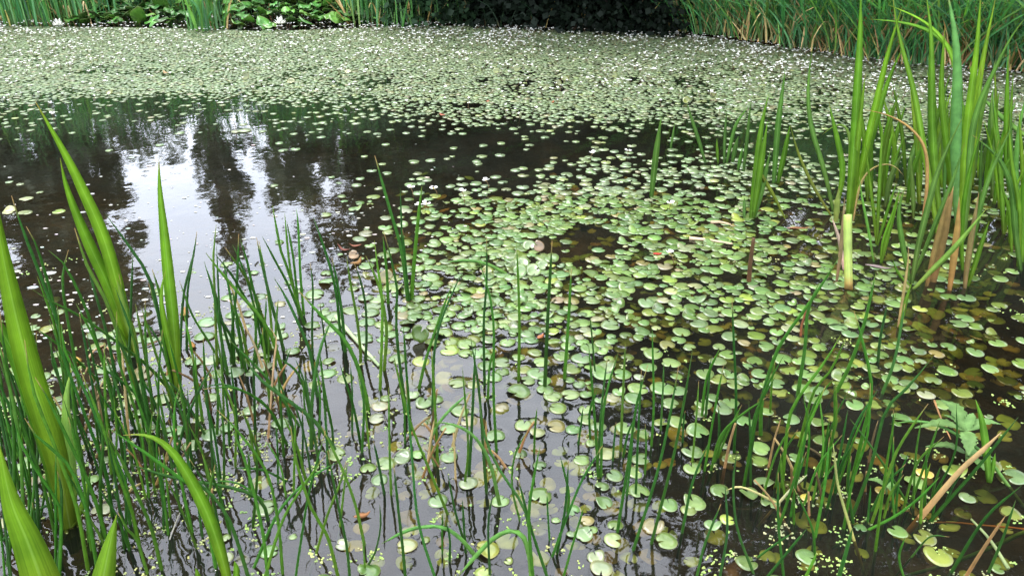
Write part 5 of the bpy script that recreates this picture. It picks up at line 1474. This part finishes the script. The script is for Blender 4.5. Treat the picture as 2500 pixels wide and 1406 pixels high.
# lifted leaves that stand out of the carpet
def raised(x, y, w, col, tilt, rot, label, z=.02, cup=.15, group='leaves standing up out of the water'):
    p = at(x, y)
    r = .5 * w / F * ((p - C0) @ FW)
    V, Fc, C, U = pad_geom(r, 24, col, cup=cup, wav=.03, rot=rot, rings=3)
    c, s = math.cos(tilt), math.sin(tilt)
    V = np.stack((V[:, 0], V[:, 1] * c - V[:, 2] * s, V[:, 1] * s + V[:, 2] * c), 1)
    o = link('raised_leaf', build_mesh('raised_leaf', V, Fc, C, U, M_PAD), None, (p[0], p[1], r * abs(s) * .85 + z * .2))
    return tag(o, label, 'leaf', group)


raised(1027, 832, 44, (0.055, 0.10, 0.012), 1.25, 2.6, 'dark olive round leaf standing on edge, shiny underside turned to the viewer')
raised(1275, 650, 38, (.09, .145, .045), .35, .5, 'pale green raised leaf behind the left of three straight rushes')
raised(1302, 668, 42, (.10, .155, .05), .3, 2.1, 'broad pale raised leaf just right of the left straight rush')
raised(1325, 655, 28, (.09, .14, .045), .5, 1.0, 'small raised leaf right of the broad pale raised leaf')
raised(1258, 662, 30, (.10, .14, .03), 1.0, 3.0, 'narrow raised leaf left of the other raised leaves')
raised(1270, 672, 36, (.08, .14, .035), .6, 5.2, 'darker raised leaf low in the raised cluster')
raised(1292, 607, 32, (.085, .13, .04), .45, .2, 'raised leaf at the back beside the dark pool')
raised(1315, 612, 28, (.12, .07, .03), .9, 4.2, 'brown curled leaf at the left rim of the dark pool')
raised(943, 690, 36, (.13, .11, .03), .95, 1.2, 'olive brown leaf curled upright among rushes by the bright water')
raised(865, 632, 24, (.15, .085, .03), .9, 2.0, 'brown curled leaf standing up beside reddish debris')
for (x, y, w, tl, ps) in [(600, 196, 26, .9, 'left half of the far carpet'), (711, 206, 24, .7, 'near the edge of the far carpet at left'), (270, 232, 22, .5, 'at the carpet edge behind the twin leaves'),
                          (492, 210, 16, .9, 'small one in the left far carpet'), (1262, 175, 22, .9, 'middle of the far carpet'), (1212, 180, 20, .8, 'just left of the middle of the far carpet'),
                          (1500, 190, 18, 1.1, 'right of the middle of the far carpet'), (1364, 210, 18, 1.1, 'narrow one in the middle right of the far carpet'), (1380, 200, 24, .6, 'near a row of white flowers'),
                          (1675, 252, 24, .7, 'at the right edge of the far carpet'), (850, 60 + 120, 20, .5, 'left of centre in the far carpet'), (1740, 236, 20, .8, 'by the right bank side of the carpet')]:
    raised(x, y, w * .8, jit((.085, .10, .012), .2), tl, random.uniform(0, 6), f'olive yellow leaf lifted from the carpet, {ps}'.replace('in the middle right of the', 'middle right of'), group='olive leaves lifted from the far carpet')

# sunken leaves seen through the water
SUNK = []
for _ in range(4000):
    x, y = random.uniform(600, 2480), random.uniform(700, 1400)
    pr = .55 if (x > 1900 or (850 < x < 1750 and y > 950)) else .15
    if random.random() > pr:
        continue
    p = at(x, y, -.03)
    r = .5 * random.uniform(30, 58) / F * ((p - C0) @ FW)
    if all((p[0] - q[0]) ** 2 + (p[1] - q[1]) ** 2 > (.9 * (r + q[2])) ** 2 for q in SUNK):
        SUNK.append((p[0], p[1], r, x, y))
    if len(SUNK) >= 210:
        break
recs = []
for (x, y, r, u, v) in SUNK:
    word, c = random.choice([('yellowish', (.30, .30, .07)), ('olive', (.26, .34, .08)), ('brown', (.19, .14, .04)), ('pale green', (.34, .44, .16)), ('dull brown', (.20, .17, .06)), ('olive', (.26, .34, .08)), ('pale green', (.34, .44, .16))])
    V, Fc, C, U = pad_geom(r, 18, jit(c, .15), cup=random.uniform(-.1, .1), wav=.06, rot=random.uniform(0, 6.28), tiltx=random.gauss(0, .12), tilty=random.gauss(0, .12), rings=2)
    o = link('sunken_leaf', build_mesh('sunken_leaf', V, Fc, C, U, M_SUNK), None, (x, y, -random.uniform(.02, .07)))
    recs.append([(u, v), o, f'{word} sunken leaf near {near(u, v)}'])
untie(recs)
for _, o, lab in recs:
    tag(o, lab, 'sunken leaf', 'sunken leaves showing through the water')

VS, FS, CS, US, n = [], [], [], [], 0
for _ in range(1500):
    x, y = random.uniform(950, 2500), random.uniform(430, 1000)
    p = at(x, y, -.03)
    if random.random() > float(density(x, y)) * 1.3 or not (shore_sd(np.array([p[0]]), np.array([p[1]]))[0] > .1):
        continue
    r = random.uniform(.018, .028)
    V, Fc, C, U = pad_geom(r, 12, jit(random.choice([(.16, .20, .04), (.20, .20, .04), (.18, .13, .04), (.13, .18, .04)]), .25), cup=random.uniform(-.1, .1), wav=.05, rot=random.uniform(0, 6.28), tiltx=random.gauss(0, .15), tilty=random.gauss(0, .15), rings=1)
    VS.append(V + np.array((p[0], p[1], -random.uniform(.008, .04))))
    FS += [tuple(i + n for i in f) for f in Fc]
    CS.append(C); US.append(U)
    n += len(V)
tag(link('sunken_leaf_litter', build_mesh('sunken_leaf_litter', np.concatenate(VS), FS, np.concatenate(CS), np.concatenate(US), M_SUNK)), 'dim olive leaves drowned beneath the floating leaf carpet', 'sunken leaves', None, 'stuff')

# ------------------------------------------------------------------ frogbit flowers
def flower_geom(r, st, lean, near_):
    mb = MB()
    top = np.array((lean[0], lean[1], st))
    tube(mb, catmull([(0, 0, -.01), top * np.array((.4, .4, .6)), top], 4), [r * .09] * 4, (.16, .10, .05), 4)
    return mb, top


def petals(mb_or_parent, top, r, faces, parts):
    a0 = random.uniform(0, 6.28)
    for i in range(3):
        a = a0 + 2.094 * i + random.gauss(0, .1)
        el = random.uniform(.15, .7)
        dx, dy = math.cos(a), math.sin(a)
        n = 7
        V, Fc = [top + np.array((0, 0, -.0005))], []
        for q in range(n):
            g = math.pi * q / (n - 1) - math.pi / 2
            f, wd = .55 + .5 * math.cos(g), .62 * math.sin(g) * (1 if abs(math.sin(g)) < .9 else .8)
            x_, y_ = r * f * math.cos(el * f), r * wd
            V.append(top + np.array((dx * x_ - dy * y_, dy * x_ + dx * y_, r * f * math.sin(el) + .1 * r * abs(wd))))
        m = len(V)
        V += [v - np.array((0, 0, .0006)) for v in V]
        for q in range(1, n):
            Fc += [(0, q, q + 1), (m, m + q + 1, m + q)]
        if parts is None:
            mb_or_parent.add(V, Fc, (.74, .74, .71))
        else:
            mb = MB()
            mb.add(V, Fc, (.74, .74, .71))
            mb.build('petal', M_PETAL, parts)


FL_NEAR = [(1010, 480, 'at the left tip of the middle carpet'), (1070, 478, 'next to the tall rush tuft, with two lobes showing'), (1135, 497, 'on a red stalk above crowded leaves'), (1195, 462, 'at the rear edge of the middle carpet'), (1020, 520, 'beside the right rush of the tall tuft'),
           (1037, 524, 'right of the tall rush tuft, nodding'), (1440, 392, 'in the thin leaves behind the dark pool'), (1532, 384, 'left of the lone reed blade'), (1647, 648, 'lying on the leaves near the red fallen leaf'), (1634, 513, 'right of the lone reed blade'),
           (577, 318, 'alone on the bright reflection at left'), (132, 296, 'behind the tip of the left sword leaf'), (1755, 287, 'at the right rim of the far carpet'), (2187, 272, 'behind the right-hand stand')]
for x, y, lab in FL_NEAR:
    B = at(x, y)
    t = empty('frogbit_flower', B, f'three-petalled white flower {lab}', 'flower', 'white frogbit flowers')
    st = random.uniform(.03, .055)
    mb, top = flower_geom(.016, st, (random.gauss(0, .012), random.gauss(0, .012)), True)
    mb.build('stalk', M_HERB, t)
    petals(None, top, .019, True, t)
    mb = MB()
    V, Fc, C, U = pad_geom(.004, 8, (.65, .5, .06), cup=.5)
    mb.add(V + top, Fc, C, U)
    mb.build('flower_centre', M_PETAL, t)
FLT = [(90, [.8, .5, .35, .4, .9, 1, 1, 1.2, .5, .5, .5]), (125, [.8, .5, .3, .3, .5, .5, .6, 1.1, 1.3, 1.3, 1]), (160, [.6, .4, .2, .2, .35, .35, .7, .8, 1, 1.3, 1]), (200, [.25, .1, .1, .1, .25, .2, .4, .5, .5, .9, .8]), (250, [.05, .02, .02, .05, .1, .1, .1, .15, .2, .5, .5]),
       (290, [0, 0, 0, 0, .02, .02, .04, .06, .1, .3, .3]), (310, [0] * 9 + [.1, .1]), (340, [0] * 11)]
FY, FV = np.array([r[0] for r in FLT], float), np.array([r[1] for r in FLT], float)
nf = 27000
YY2 = np.sqrt(RNG.random(nf) * (8.8 ** 2 - 4.2 ** 2) + 4.2 ** 2)
XX2 = (RNG.random(nf) * 2 - 1) * (YY2 * 0.72 + .3)
fx, fy, fd = pix(np.stack((XX2, YY2, np.zeros(nf)), 1))
clump = .25 + 1.5 * patchy(XX2, YY2, 3.5, 9) ** 1.5
keep = np.nonzero((RNG.random(nf) < .66 * clump * density(fx, np.maximum(fy, 90), FV, FY)) & (shore_sd(XX2, YY2) > .05) & (fx > -40) & (fx < 2540))[0]
keep = keep[np.argsort(fd[keep])]
PROT = []
for _ in range(8):
    mb, top = flower_geom(.012, random.uniform(.02, .04), (random.gauss(0, .012), random.gauss(0, .012)), False)
    petals(mb, top, random.uniform(.0090, .0135), True, None)
    PROT.append(mb)
PROT_ME = []
for mb in PROT:
    o = mb.build('frogbit_flower', M_PETAL)
    PROT_ME.append(o.data)
    bpy.data.objects.remove(o)
frecs = []
for k in keep[:285]:
    o = link('frogbit_flower', random.choice(PROT_ME), None, (XX2[k], YY2[k], .004))
    o.rotation_euler = (0, 0, random.uniform(0, 6.28))
    frecs.append([(fx[k], fy[k]), o])
# each flower is told by its row (depth) and its place in the row
frecs.sort(key=lambda r: -r[0][1])
for q in range(0, len(frecs), 20):
    row = sorted(frecs[q:q + 20], key=lambda r: r[0][0])
    for i, (p_, o) in enumerate(row):
        tag(o, f'small white flower, {ORD[i]} from left in the {ORD[q // 20]} flower row from the front', 'flower', 'white frogbit flowers')
Vs, Fs, Cs, n = [], [], [], 0
for k in keep[285:]:
    mb = random.choice(PROT)
    V = np.concatenate(mb.V)
    a = random.uniform(0, 6.28)
    c, s = math.cos(a), math.sin(a)
    Vs.append(V @ np.array(((c, s, 0), (-s, c, 0), (0, 0, 1))) + np.array((XX2[k], YY2[k], .004)))
    Fs += [tuple(i + n for i in f) for f in mb.F]
    Cs.append(np.concatenate(mb.C))
    n += len(V)
o = link('far_frogbit_flowers', build_mesh('far_frogbit_flowers', np.concatenate(Vs), Fs, np.concatenate(Cs), None, M_PETAL))
tag(o, 'hundreds of tiny white flowers dotting the far leaf carpet', 'flowers', None, 'stuff')
print('flowers', len(keep))

# ------------------------------------------------------------------ duckweed and drifting specks
WT = [(600, [0, .0, 0, 0, 0, 0, .1, .1, .15, .2, .3]), (800, [.1, .2, .15, .1, .05, .1, .15, .15, .15, .3, .4]), (880, [.6, .8, .5, .5, .2, .15, .1, .1, .15, .3, .4]), (980, [.9, 1, .9, .7, .5, .15, .1, .1, .15, .2, .4]),
      (1080, [1, 1.3, 1.2, .8, .35, .15, .15, .15, .25, .3, .7]), (1160, [.8, 1, 1, .6, .25, .3, .15, .35, .5, .45, .6]), (1250, [.4, .5, .5, .5, .25, .3, .15, .6, .8, .4, .4]), (1330, [.2, .3, .4, .6, .3, .5, .1, .4, .4, .3, .3]), (1450, [.2, .2, .3, .4, .3, .3, .3, .3, .3, .3, .3])]
WY, WV = np.array([r[0] for r in WT], float), np.array([r[1] for r in WT], float)
nw_ = 26000
YW = RNG.random(nw_) * 2.2 + 1.1
XW = (RNG.random(nw_) * 2 - 1) * 1.9
wx, wy, wd = pix(np.stack((XW, YW, np.zeros(nw_)), 1))
pw = patchy(XW, YW, 9, 21) * .5 + patchy(XW, YW, 3, 22) * .3 + patchy(XW, YW, 26, 23) * .2
kw_ = np.nonzero((RNG.random(nw_) < .75 * density(wx, wy, WV, WY) * np.clip((pw - .38) * 4.5, 0, 1)) & (wx > -60) & (wx < 2560) & (wy > 600) & (wy < 1440))[0]
NEAR_ST = [q for q in STEMS if abs(q[0]) < 1.3 and 1.2 < q[1] < 2.1]
Vs, Fs, Cs, n = [], [], [], 0
for k in kw_:
    if random.random() < .62:
        continue
    sz = random.choice((1, 1, 2, 3, 5, 8, 13))
    if random.random() < .5 and wx[k] > 1000:
        st_ = random.choice(NEAR_ST)
        XW[k], YW[k] = st_[0] + random.gauss(0, .010), st_[1] + random.gauss(0, .010)
    col0 = np.array(random.choice([(.22, .32, .07), (.28, .35, .09), (.20, .30, .08), (.30, .32, .11), (.24, .26, .12)]))
    for _ in range(sz):
        x0, y0 = XW[k] + random.gauss(0, .0032 * sz ** .6), YW[k] + random.gauss(0, .0032 * sz ** .6)
        a0 = random.uniform(0, 6.28)
        col = np.array(jit(col0, .2))
        for j in range(random.choice((1, 2, 3))):
            a = a0 + 2.1 * j
            r = random.uniform(.0011, .0027)
            cx, cy = x0 + 1.05 * r * math.cos(a), y0 + 1.05 * r * math.sin(a)
            g = np.arange(7) * 6.283 / 7
            z = .0010 + .0010 * random.random()
            V = np.concatenate((np.stack((cx + r * np.cos(g), cy + r * .85 * np.sin(g), np.full(7, z)), 1), np.stack((cx + r * np.cos(g), cy + r * .85 * np.sin(g), np.full(7, -.0008)), 1)))
            Vs.append(V)
            Fs.append(tuple(n + i for i in range(7)))
            Fs += [(n + i, n + 7 + i, n + 7 + (i + 1) % 7, n + (i + 1) % 7) for i in range(7)]
            Cs.append(np.tile(col, (14, 1)))
            n += 14
o = link('duckweed', build_mesh('duckweed', np.concatenate(Vs), Fs, np.concatenate(Cs), None, M_WEED, False))
tag(o, 'scattered yellow-green duckweed floating between the rush stems', 'duckweed', None, 'stuff')
# pale fluff and bubbles drifting on the open water
mb = MB()
for _ in range(620):
    x, y = random.uniform(0, 1150), random.triangular(300, 860, 800)
    if x > 480 and y < 480 and random.random() < .6:
        continue
    p = at(x, y)
    d = (p - C0) @ FW
    r = random.choice((1.0, 1.0, 1.6, 2.6)) / F * d * random.uniform(.6, 1.6)
    if x < 430 and y > 650 and random.random() < .3:
        r *= 2.0
    g = np.arange(6) * 1.047 + random.random()
    rr = r * (1 + .4 * RNG.random(6))
    V = np.concatenate((np.stack((p[0] + 1.5 * rr * np.cos(g), p[1] + rr * np.sin(g), np.full(6, .0018)), 1), [[p[0], p[1], .0018 + .35 * r]]))
    mb.add(V, [(i, (i + 1) % 6, 6) for i in range(6)], jit((.42, .42, .36), .3))
tag(mb.build('drifting_fluff', M_PETAL), 'pale seed fluff and scum flecks drifting on the open dark water', 'fluff', None, 'stuff')

# ------------------------------------------------------------------ fallen leaves, straw and twigs
def litter(name, x, y, w, asp, col, label, cat, curl=.25, rot=None, group='dead leaves floating on the water', z=.006):
    p = at(x, y)
    L_ = w / F * ((p - C0) @ FW)
    a = random.uniform(0, 6.28) if rot is None else rot
    Pp = catmull([(-.5 * L_, 0, curl * .2 * L_), (-.1 * L_, .04 * L_, 0), (.25 * L_, -.03 * L_, 0), (.5 * L_, 0, curl * .5 * L_)], 9)
    mb = MB()
    blade(mb, Pp, L_ * asp, np.array(col), tip=.35, basew=.25, view=(0, 0, -1), vee=-.25 * (1 if curl > 0 else -1), thick=.06)
    o = mb.build(name, M_STRAW)
    o.location = (p[0], p[1], z)
    o.rotation_euler = (0, 0, a)
    return tag(o, label, cat, group)


litter('dead_leaf', 1605, 623, 24, .6, (.30, .035, .02), 'bright red fallen leaf floating between green leaves right of centre', 'dead leaf', rot=.2)
litter('dead_leaf', 840, 612, 40, .3, (.13, .045, .03), 'reddish curled leaf on the open water behind the rushes', 'dead leaf', .6)
litter('dead_leaf', 868, 603, 30, .4, (.18, .07, .04), 'small reddish leaf scrap behind the curled one', 'dead leaf', .5)
litter('dead_leaf', 870, 645, 34, .6, (.17, .09, .03), 'brown curled leaf in front of the reddish one', 'dead leaf', .7)
litter('dead_leaf', 2145, 655, 62, .3, (.17, .13, .12), 'grey-brown drowned leaf in front of the brown stalks', 'dead leaf', .1, rot=-.35)
litter('dead_leaf', 452, 768, 40, .6, (.20, .11, .03), 'orange brown leaf at the foot of the upright sword leaf', 'dead leaf', .4)
litter('dead_leaf', 470, 846, 34, .55, (.24, .12, .025), 'rusty orange leaf lying on wet litter beside the upright sword leaf', 'dead leaf', .3)
litter('dead_leaf', 190, 885, 40, .5, (.34, .22, .04), 'yellow-brown leaf caught among the left rushes', 'dead leaf', .4)
litter('dead_leaf', 1080, 283, 20, .6, (.30, .10, .06), 'small red-brown leaf at the front of the far carpet', 'dead leaf', .3)
litter('dead_leaf', 1190, 250, 18, .5, (.32, .14, .08), 'tan leaf on the far carpet left of centre', 'dead leaf', .3)
litter('dead_leaf', 1350, 252, 18, .5, (.30, .12, .05), 'rusty leaf on the far carpet right of centre', 'dead leaf', .3)
litter('dead_leaf', 1320, 825, 26, .6, (.28, .10, .04), 'red-brown leaf scrap between the straight rushes', 'dead leaf', .2)
litter('dead_leaf', 885, 1262, 42, .5, (.20, .09, .035), 'rusty dead leaf with fine roots beside the bottom rushes', 'dead leaf', .3)
litter('dead_leaf', 1805, 1370, 110, .6, (.16, .09, .055), 'large brown feathery dead leaf under the surface at the bottom edge', 'dead leaf', .1, z=-.03)
litter('dead_leaf', 2060, 720, 52, .35, (.22, .13, .05), 'brown leaf below the cut end of the folded blade', 'dead leaf', .1, z=-.02)
litter('dead_leaf', 405, 180, 30, .4, (.3, .2, .1), 'pale brown scrap of stem at the far bank below the lilies', 'dead leaf', .3)
litter('dead_leaf', 1950, 560, 60, .22, (.16, .07, .03), 'dark red-brown strip of leaf lying in the right leaf field', 'dead leaf', .1, rot=.1)
for x0, y0, x1, y1, w, c, lab, nm in [
    (1683, 584, 1788, 598, 9, (.42, .33, .21), 'pale straw stem floating right of centre', 'straw'), (1735, 545, 1784, 551, 8, (.38, .27, .17), 'short pale straw behind the longer one', 'straw'),
    (350, 818, 395, 815, 10, (.06, .05, .045), 'dark wet twig between the two left sword plants', 'twig'), (360, 845, 470, 812, 4, (.20, .12, .06), 'thin brown twig on the litter left of centre', 'twig'),
    (280, 880, 262, 850, 6, (.26, .14, .07), 'brown broken stem at the foot of the twin sword leaves', 'twig'), (215, 880, 255, 845, 7, (.30, .2, .1), 'bent straw beside the twin sword leaves', 'straw'),
    (590, 868, 680, 815, 4, (.22, .14, .08), 'thin rusty twig in the fan of rushes', 'twig'), (820, 775, 925, 895, 11, (.30, .38, .20), 'pale flattened leaf blade lying half sunk among rushes', 'straw'),
    (2460, 1390, 2370, 1270, 10, (.16, .20, .08), 'wet grass blade lying in the bottom right water', 'straw'), (2280, 980, 2320, 1075, 5, (.25, .13, .05), 'thin brown stem in the dark water behind the seedling', 'twig'),
    (700, 1120, 780, 1100, 6, (.10, .08, .05), 'dark twig lying in the duckweed left of centre', 'twig'), (415, 1320, 460, 1215, 4, (.26, .25, .2), 'pale stem lying in the water at lower left', 'straw')]:
    A, Bp = at(x0, y0), at(x1, y1)
    d = (A - C0) @ FW
    mid = (A + Bp) / 2 + np.array((random.gauss(0, .004), random.gauss(0, .004), .004))
    Pp = catmull([A, mid, Bp], 9) + np.array((0, 0, .004))
    r = .5 * w / F * d
    mb = MB()
    tube(mb, Pp - A, np.linspace(r, r * .6, 9), grad(9, [(0, c), (.5, tuple(np.array(c) * .8)), (1, c)]), 6)
    o = mb.build(nm, M_STRAW)
    o.location = A
    tag(o, lab, nm, 'straw and twigs drifting in the pond')

# ------------------------------------------------------------------ serrated seedlings at lower right
def herb(x, y, top_px, scale, label, leaves):
    B = at(x, y)
    t = empty('marsh_seedling', B, label, 'seedling', 'pale serrated seedlings')
    d = (B - C0) @ FW
    P = lift([(x, y), top_px], 0, 0)
    mb = MB()
    tube(mb, np.vstack((P[0] - np.array((0, 0, .05)), P)), [.0028, .0026, .002], (.10, .17, .05), 6)
    mb.build('stem', M_HERB, t, origin=B)
    for (h, az, L_, wd, el) in leaves:
        o_ = P[0] + (P[1] - P[0]) * h
        dr = np.array((math.cos(az), math.sin(az), 0))
        L2, n = L_ * scale, 15
        Q = catmull([o_, o_ + dr * L2 * .5 + np.array((0, 0, el * L2 * .5)), o_ + dr * L2 + np.array((0, 0, (el - .35) * L2 * .8))], n)
        s = np.linspace(0, 1, n)
        w = wd * scale * np.clip(np.sin(np.pi * np.clip(s, 0, 1) ** .75) ** .8, .06, 1)
        w[4:-1:2] *= .72
        sd_ = np.array((-dr[1], dr[0], 0))
        V = np.concatenate([np.stack((Q[i] - sd_ * w[i] + np.array((0, 0, .12 * w[i])), Q[i], Q[i] + sd_ * w[i] + np.array((0, 0, .12 * w[i]))), 0) for i in range(n)])
        Vb = V - np.array((0, 0, .0007))
        Fc = []
        for i in range(n - 1):
            for k in (0, 1):
                a = i * 3 + k
                Fc += [(a, a + 3, a + 4, a + 1), (a + n * 3, a + 1 + n * 3, a + 4 + n * 3, a + 3 + n * 3)]
            for k in (0, 2):
                a = i * 3 + k
                Fc.append((a, a + n * 3, a + 3 + n * 3, a + 3))
        mb = MB()
        mb.add(np.concatenate((V, Vb)), Fc, jit((.095, .175, .05), .12))
        mb.build('leaf', M_HERB, t, origin=B)


herb(2360, 1135, (2358, 1050), 1.65, 'pale serrated seedling rising above the dark water at lower right',
     [(1.0, 2.95, .070, .011, .25), (1.0, 1.75, .062, .014, .6), (1.0, .25, .062, .010, .35), (1.0, -1.9, .046, .013, .05), (.95, 2.2, .036, .008, .7), (.98, .9, .035, .008, .8), (.35, 2.75, .055, .009, .25), (.3, .1, .045, .009, .1), (.25, -1.0, .035, .008, .1)])
herb(2165, 1205, (2163, 1185), .75, 'small serrated seedling low among the leaning rushes',
     [(1, 2.5, .060, .013, .25), (1, .1, .055, .012, .15), (1, 1.4, .03, .008, .5), (1, -1.2, .03, .008, .1)])
B = at(2414, 1175)
t = empty('reed_plant', B, 'short bright grass shoot behind the tan dead rush at lower right', 'water plant', G_SW)
for pts, w in [([(2414, 1178), (2408, 1100), (2398, 1030), (2382, 975)], 17), ([(2418, 1178), (2424, 1140), (2430, 1105)], 10)]:
    Pp = catmull(lift(pts, 0, .1), 12)
    mb = MB()
    blade(mb, Pp, w / F * ((B - C0) @ FW), np.array((.14, .30, .04)), twist=.2)
    mb.build('leaf', M_BLADE, t, origin=B)

# ------------------------------------------------------------------ the water: a real surface with ripples, rings round the stems and menisci at the leaves
wx_, wy_ = axis(-1.5, 1.6, .005, 16), axis(1.08, 2.7, .0055, 9.5)
wy_ = wy_[wy_ > 0.1]
WX, WYm = np.meshgrid(wx_, wy_)
WZ = np.zeros_like(WX)


def stamp(x, y, rad, fn):
    i0, i1 = np.searchsorted(wx_, (x - rad, x + rad))
    j0, j1 = np.searchsorted(wy_, (y - rad, y + rad))
    if i1 - i0 < 3 or j1 - j0 < 3:
        return
    X, Y = WX[j0:j1, i0:i1], WYm[j0:j1, i0:i1]
    WZ[j0:j1, i0:i1] += fn(np.hypot(X - x, Y - y))


for (x, y, r) in STEMS:
    if abs(x) < 1.65 and 1.0 < y < 2.8:
        stamp(x, y, .05, lambda q: .0016 * np.exp(-np.clip(q - r, 0, 1) / .006))
        if random.random() < .35:
            A_, Lm = random.uniform(.00025, .0005), random.uniform(.021, .028)
            stamp(x, y, .10, lambda q: A_ * np.cos(6.283 * q / Lm) * np.exp(-q / .026))
for k in range(len(LV)):
    x, y, r = LV[k][:3]
    if abs(x) < 1.65 and 1.0 < y < 2.8:
        stamp(x, y, r + .03, lambda q: .0013 * np.exp(-np.abs(q - r) / .007) - .0006 * (q < r))
RW = np.random.default_rng(3)
for _ in range(46):                                    # small wandering wavelets
    a, Lm = RW.uniform(0, 6.283), RW.uniform(.035, .16)
    kx, ky = math.cos(a) * 6.283 / Lm, math.sin(a) * 6.283 / Lm
    WZ += .0000105 * (Lm / .08) * np.cos(kx * WX + ky * WYm + RW.uniform(0, 6.28)) * (WYm < 3.6) * np.clip((3.6 - WYm), 0, 1) * np.clip(patchy(WX, WYm, 2.0, int(RW.integers(1, 99))) * 2, 0, 2)
# the mesh ends where the water thins out at the banks
nx2, ny2 = len(wx_), len(wy_)
jj = (np.arange(ny2 - 1)[:, None] * nx2 + np.arange(nx2 - 1)[None]).ravel()
wq = np.stack((jj, jj + 1, jj + nx2 + 1, jj + nx2), 1)
WZ = np.clip(WZ, -.0012, .0021)
water = link('water', build_mesh('water', np.stack((WX.ravel(), WYm.ravel(), WZ.ravel()), 1), wq, None, None, M_WATER))
tag(water, kind='structure')
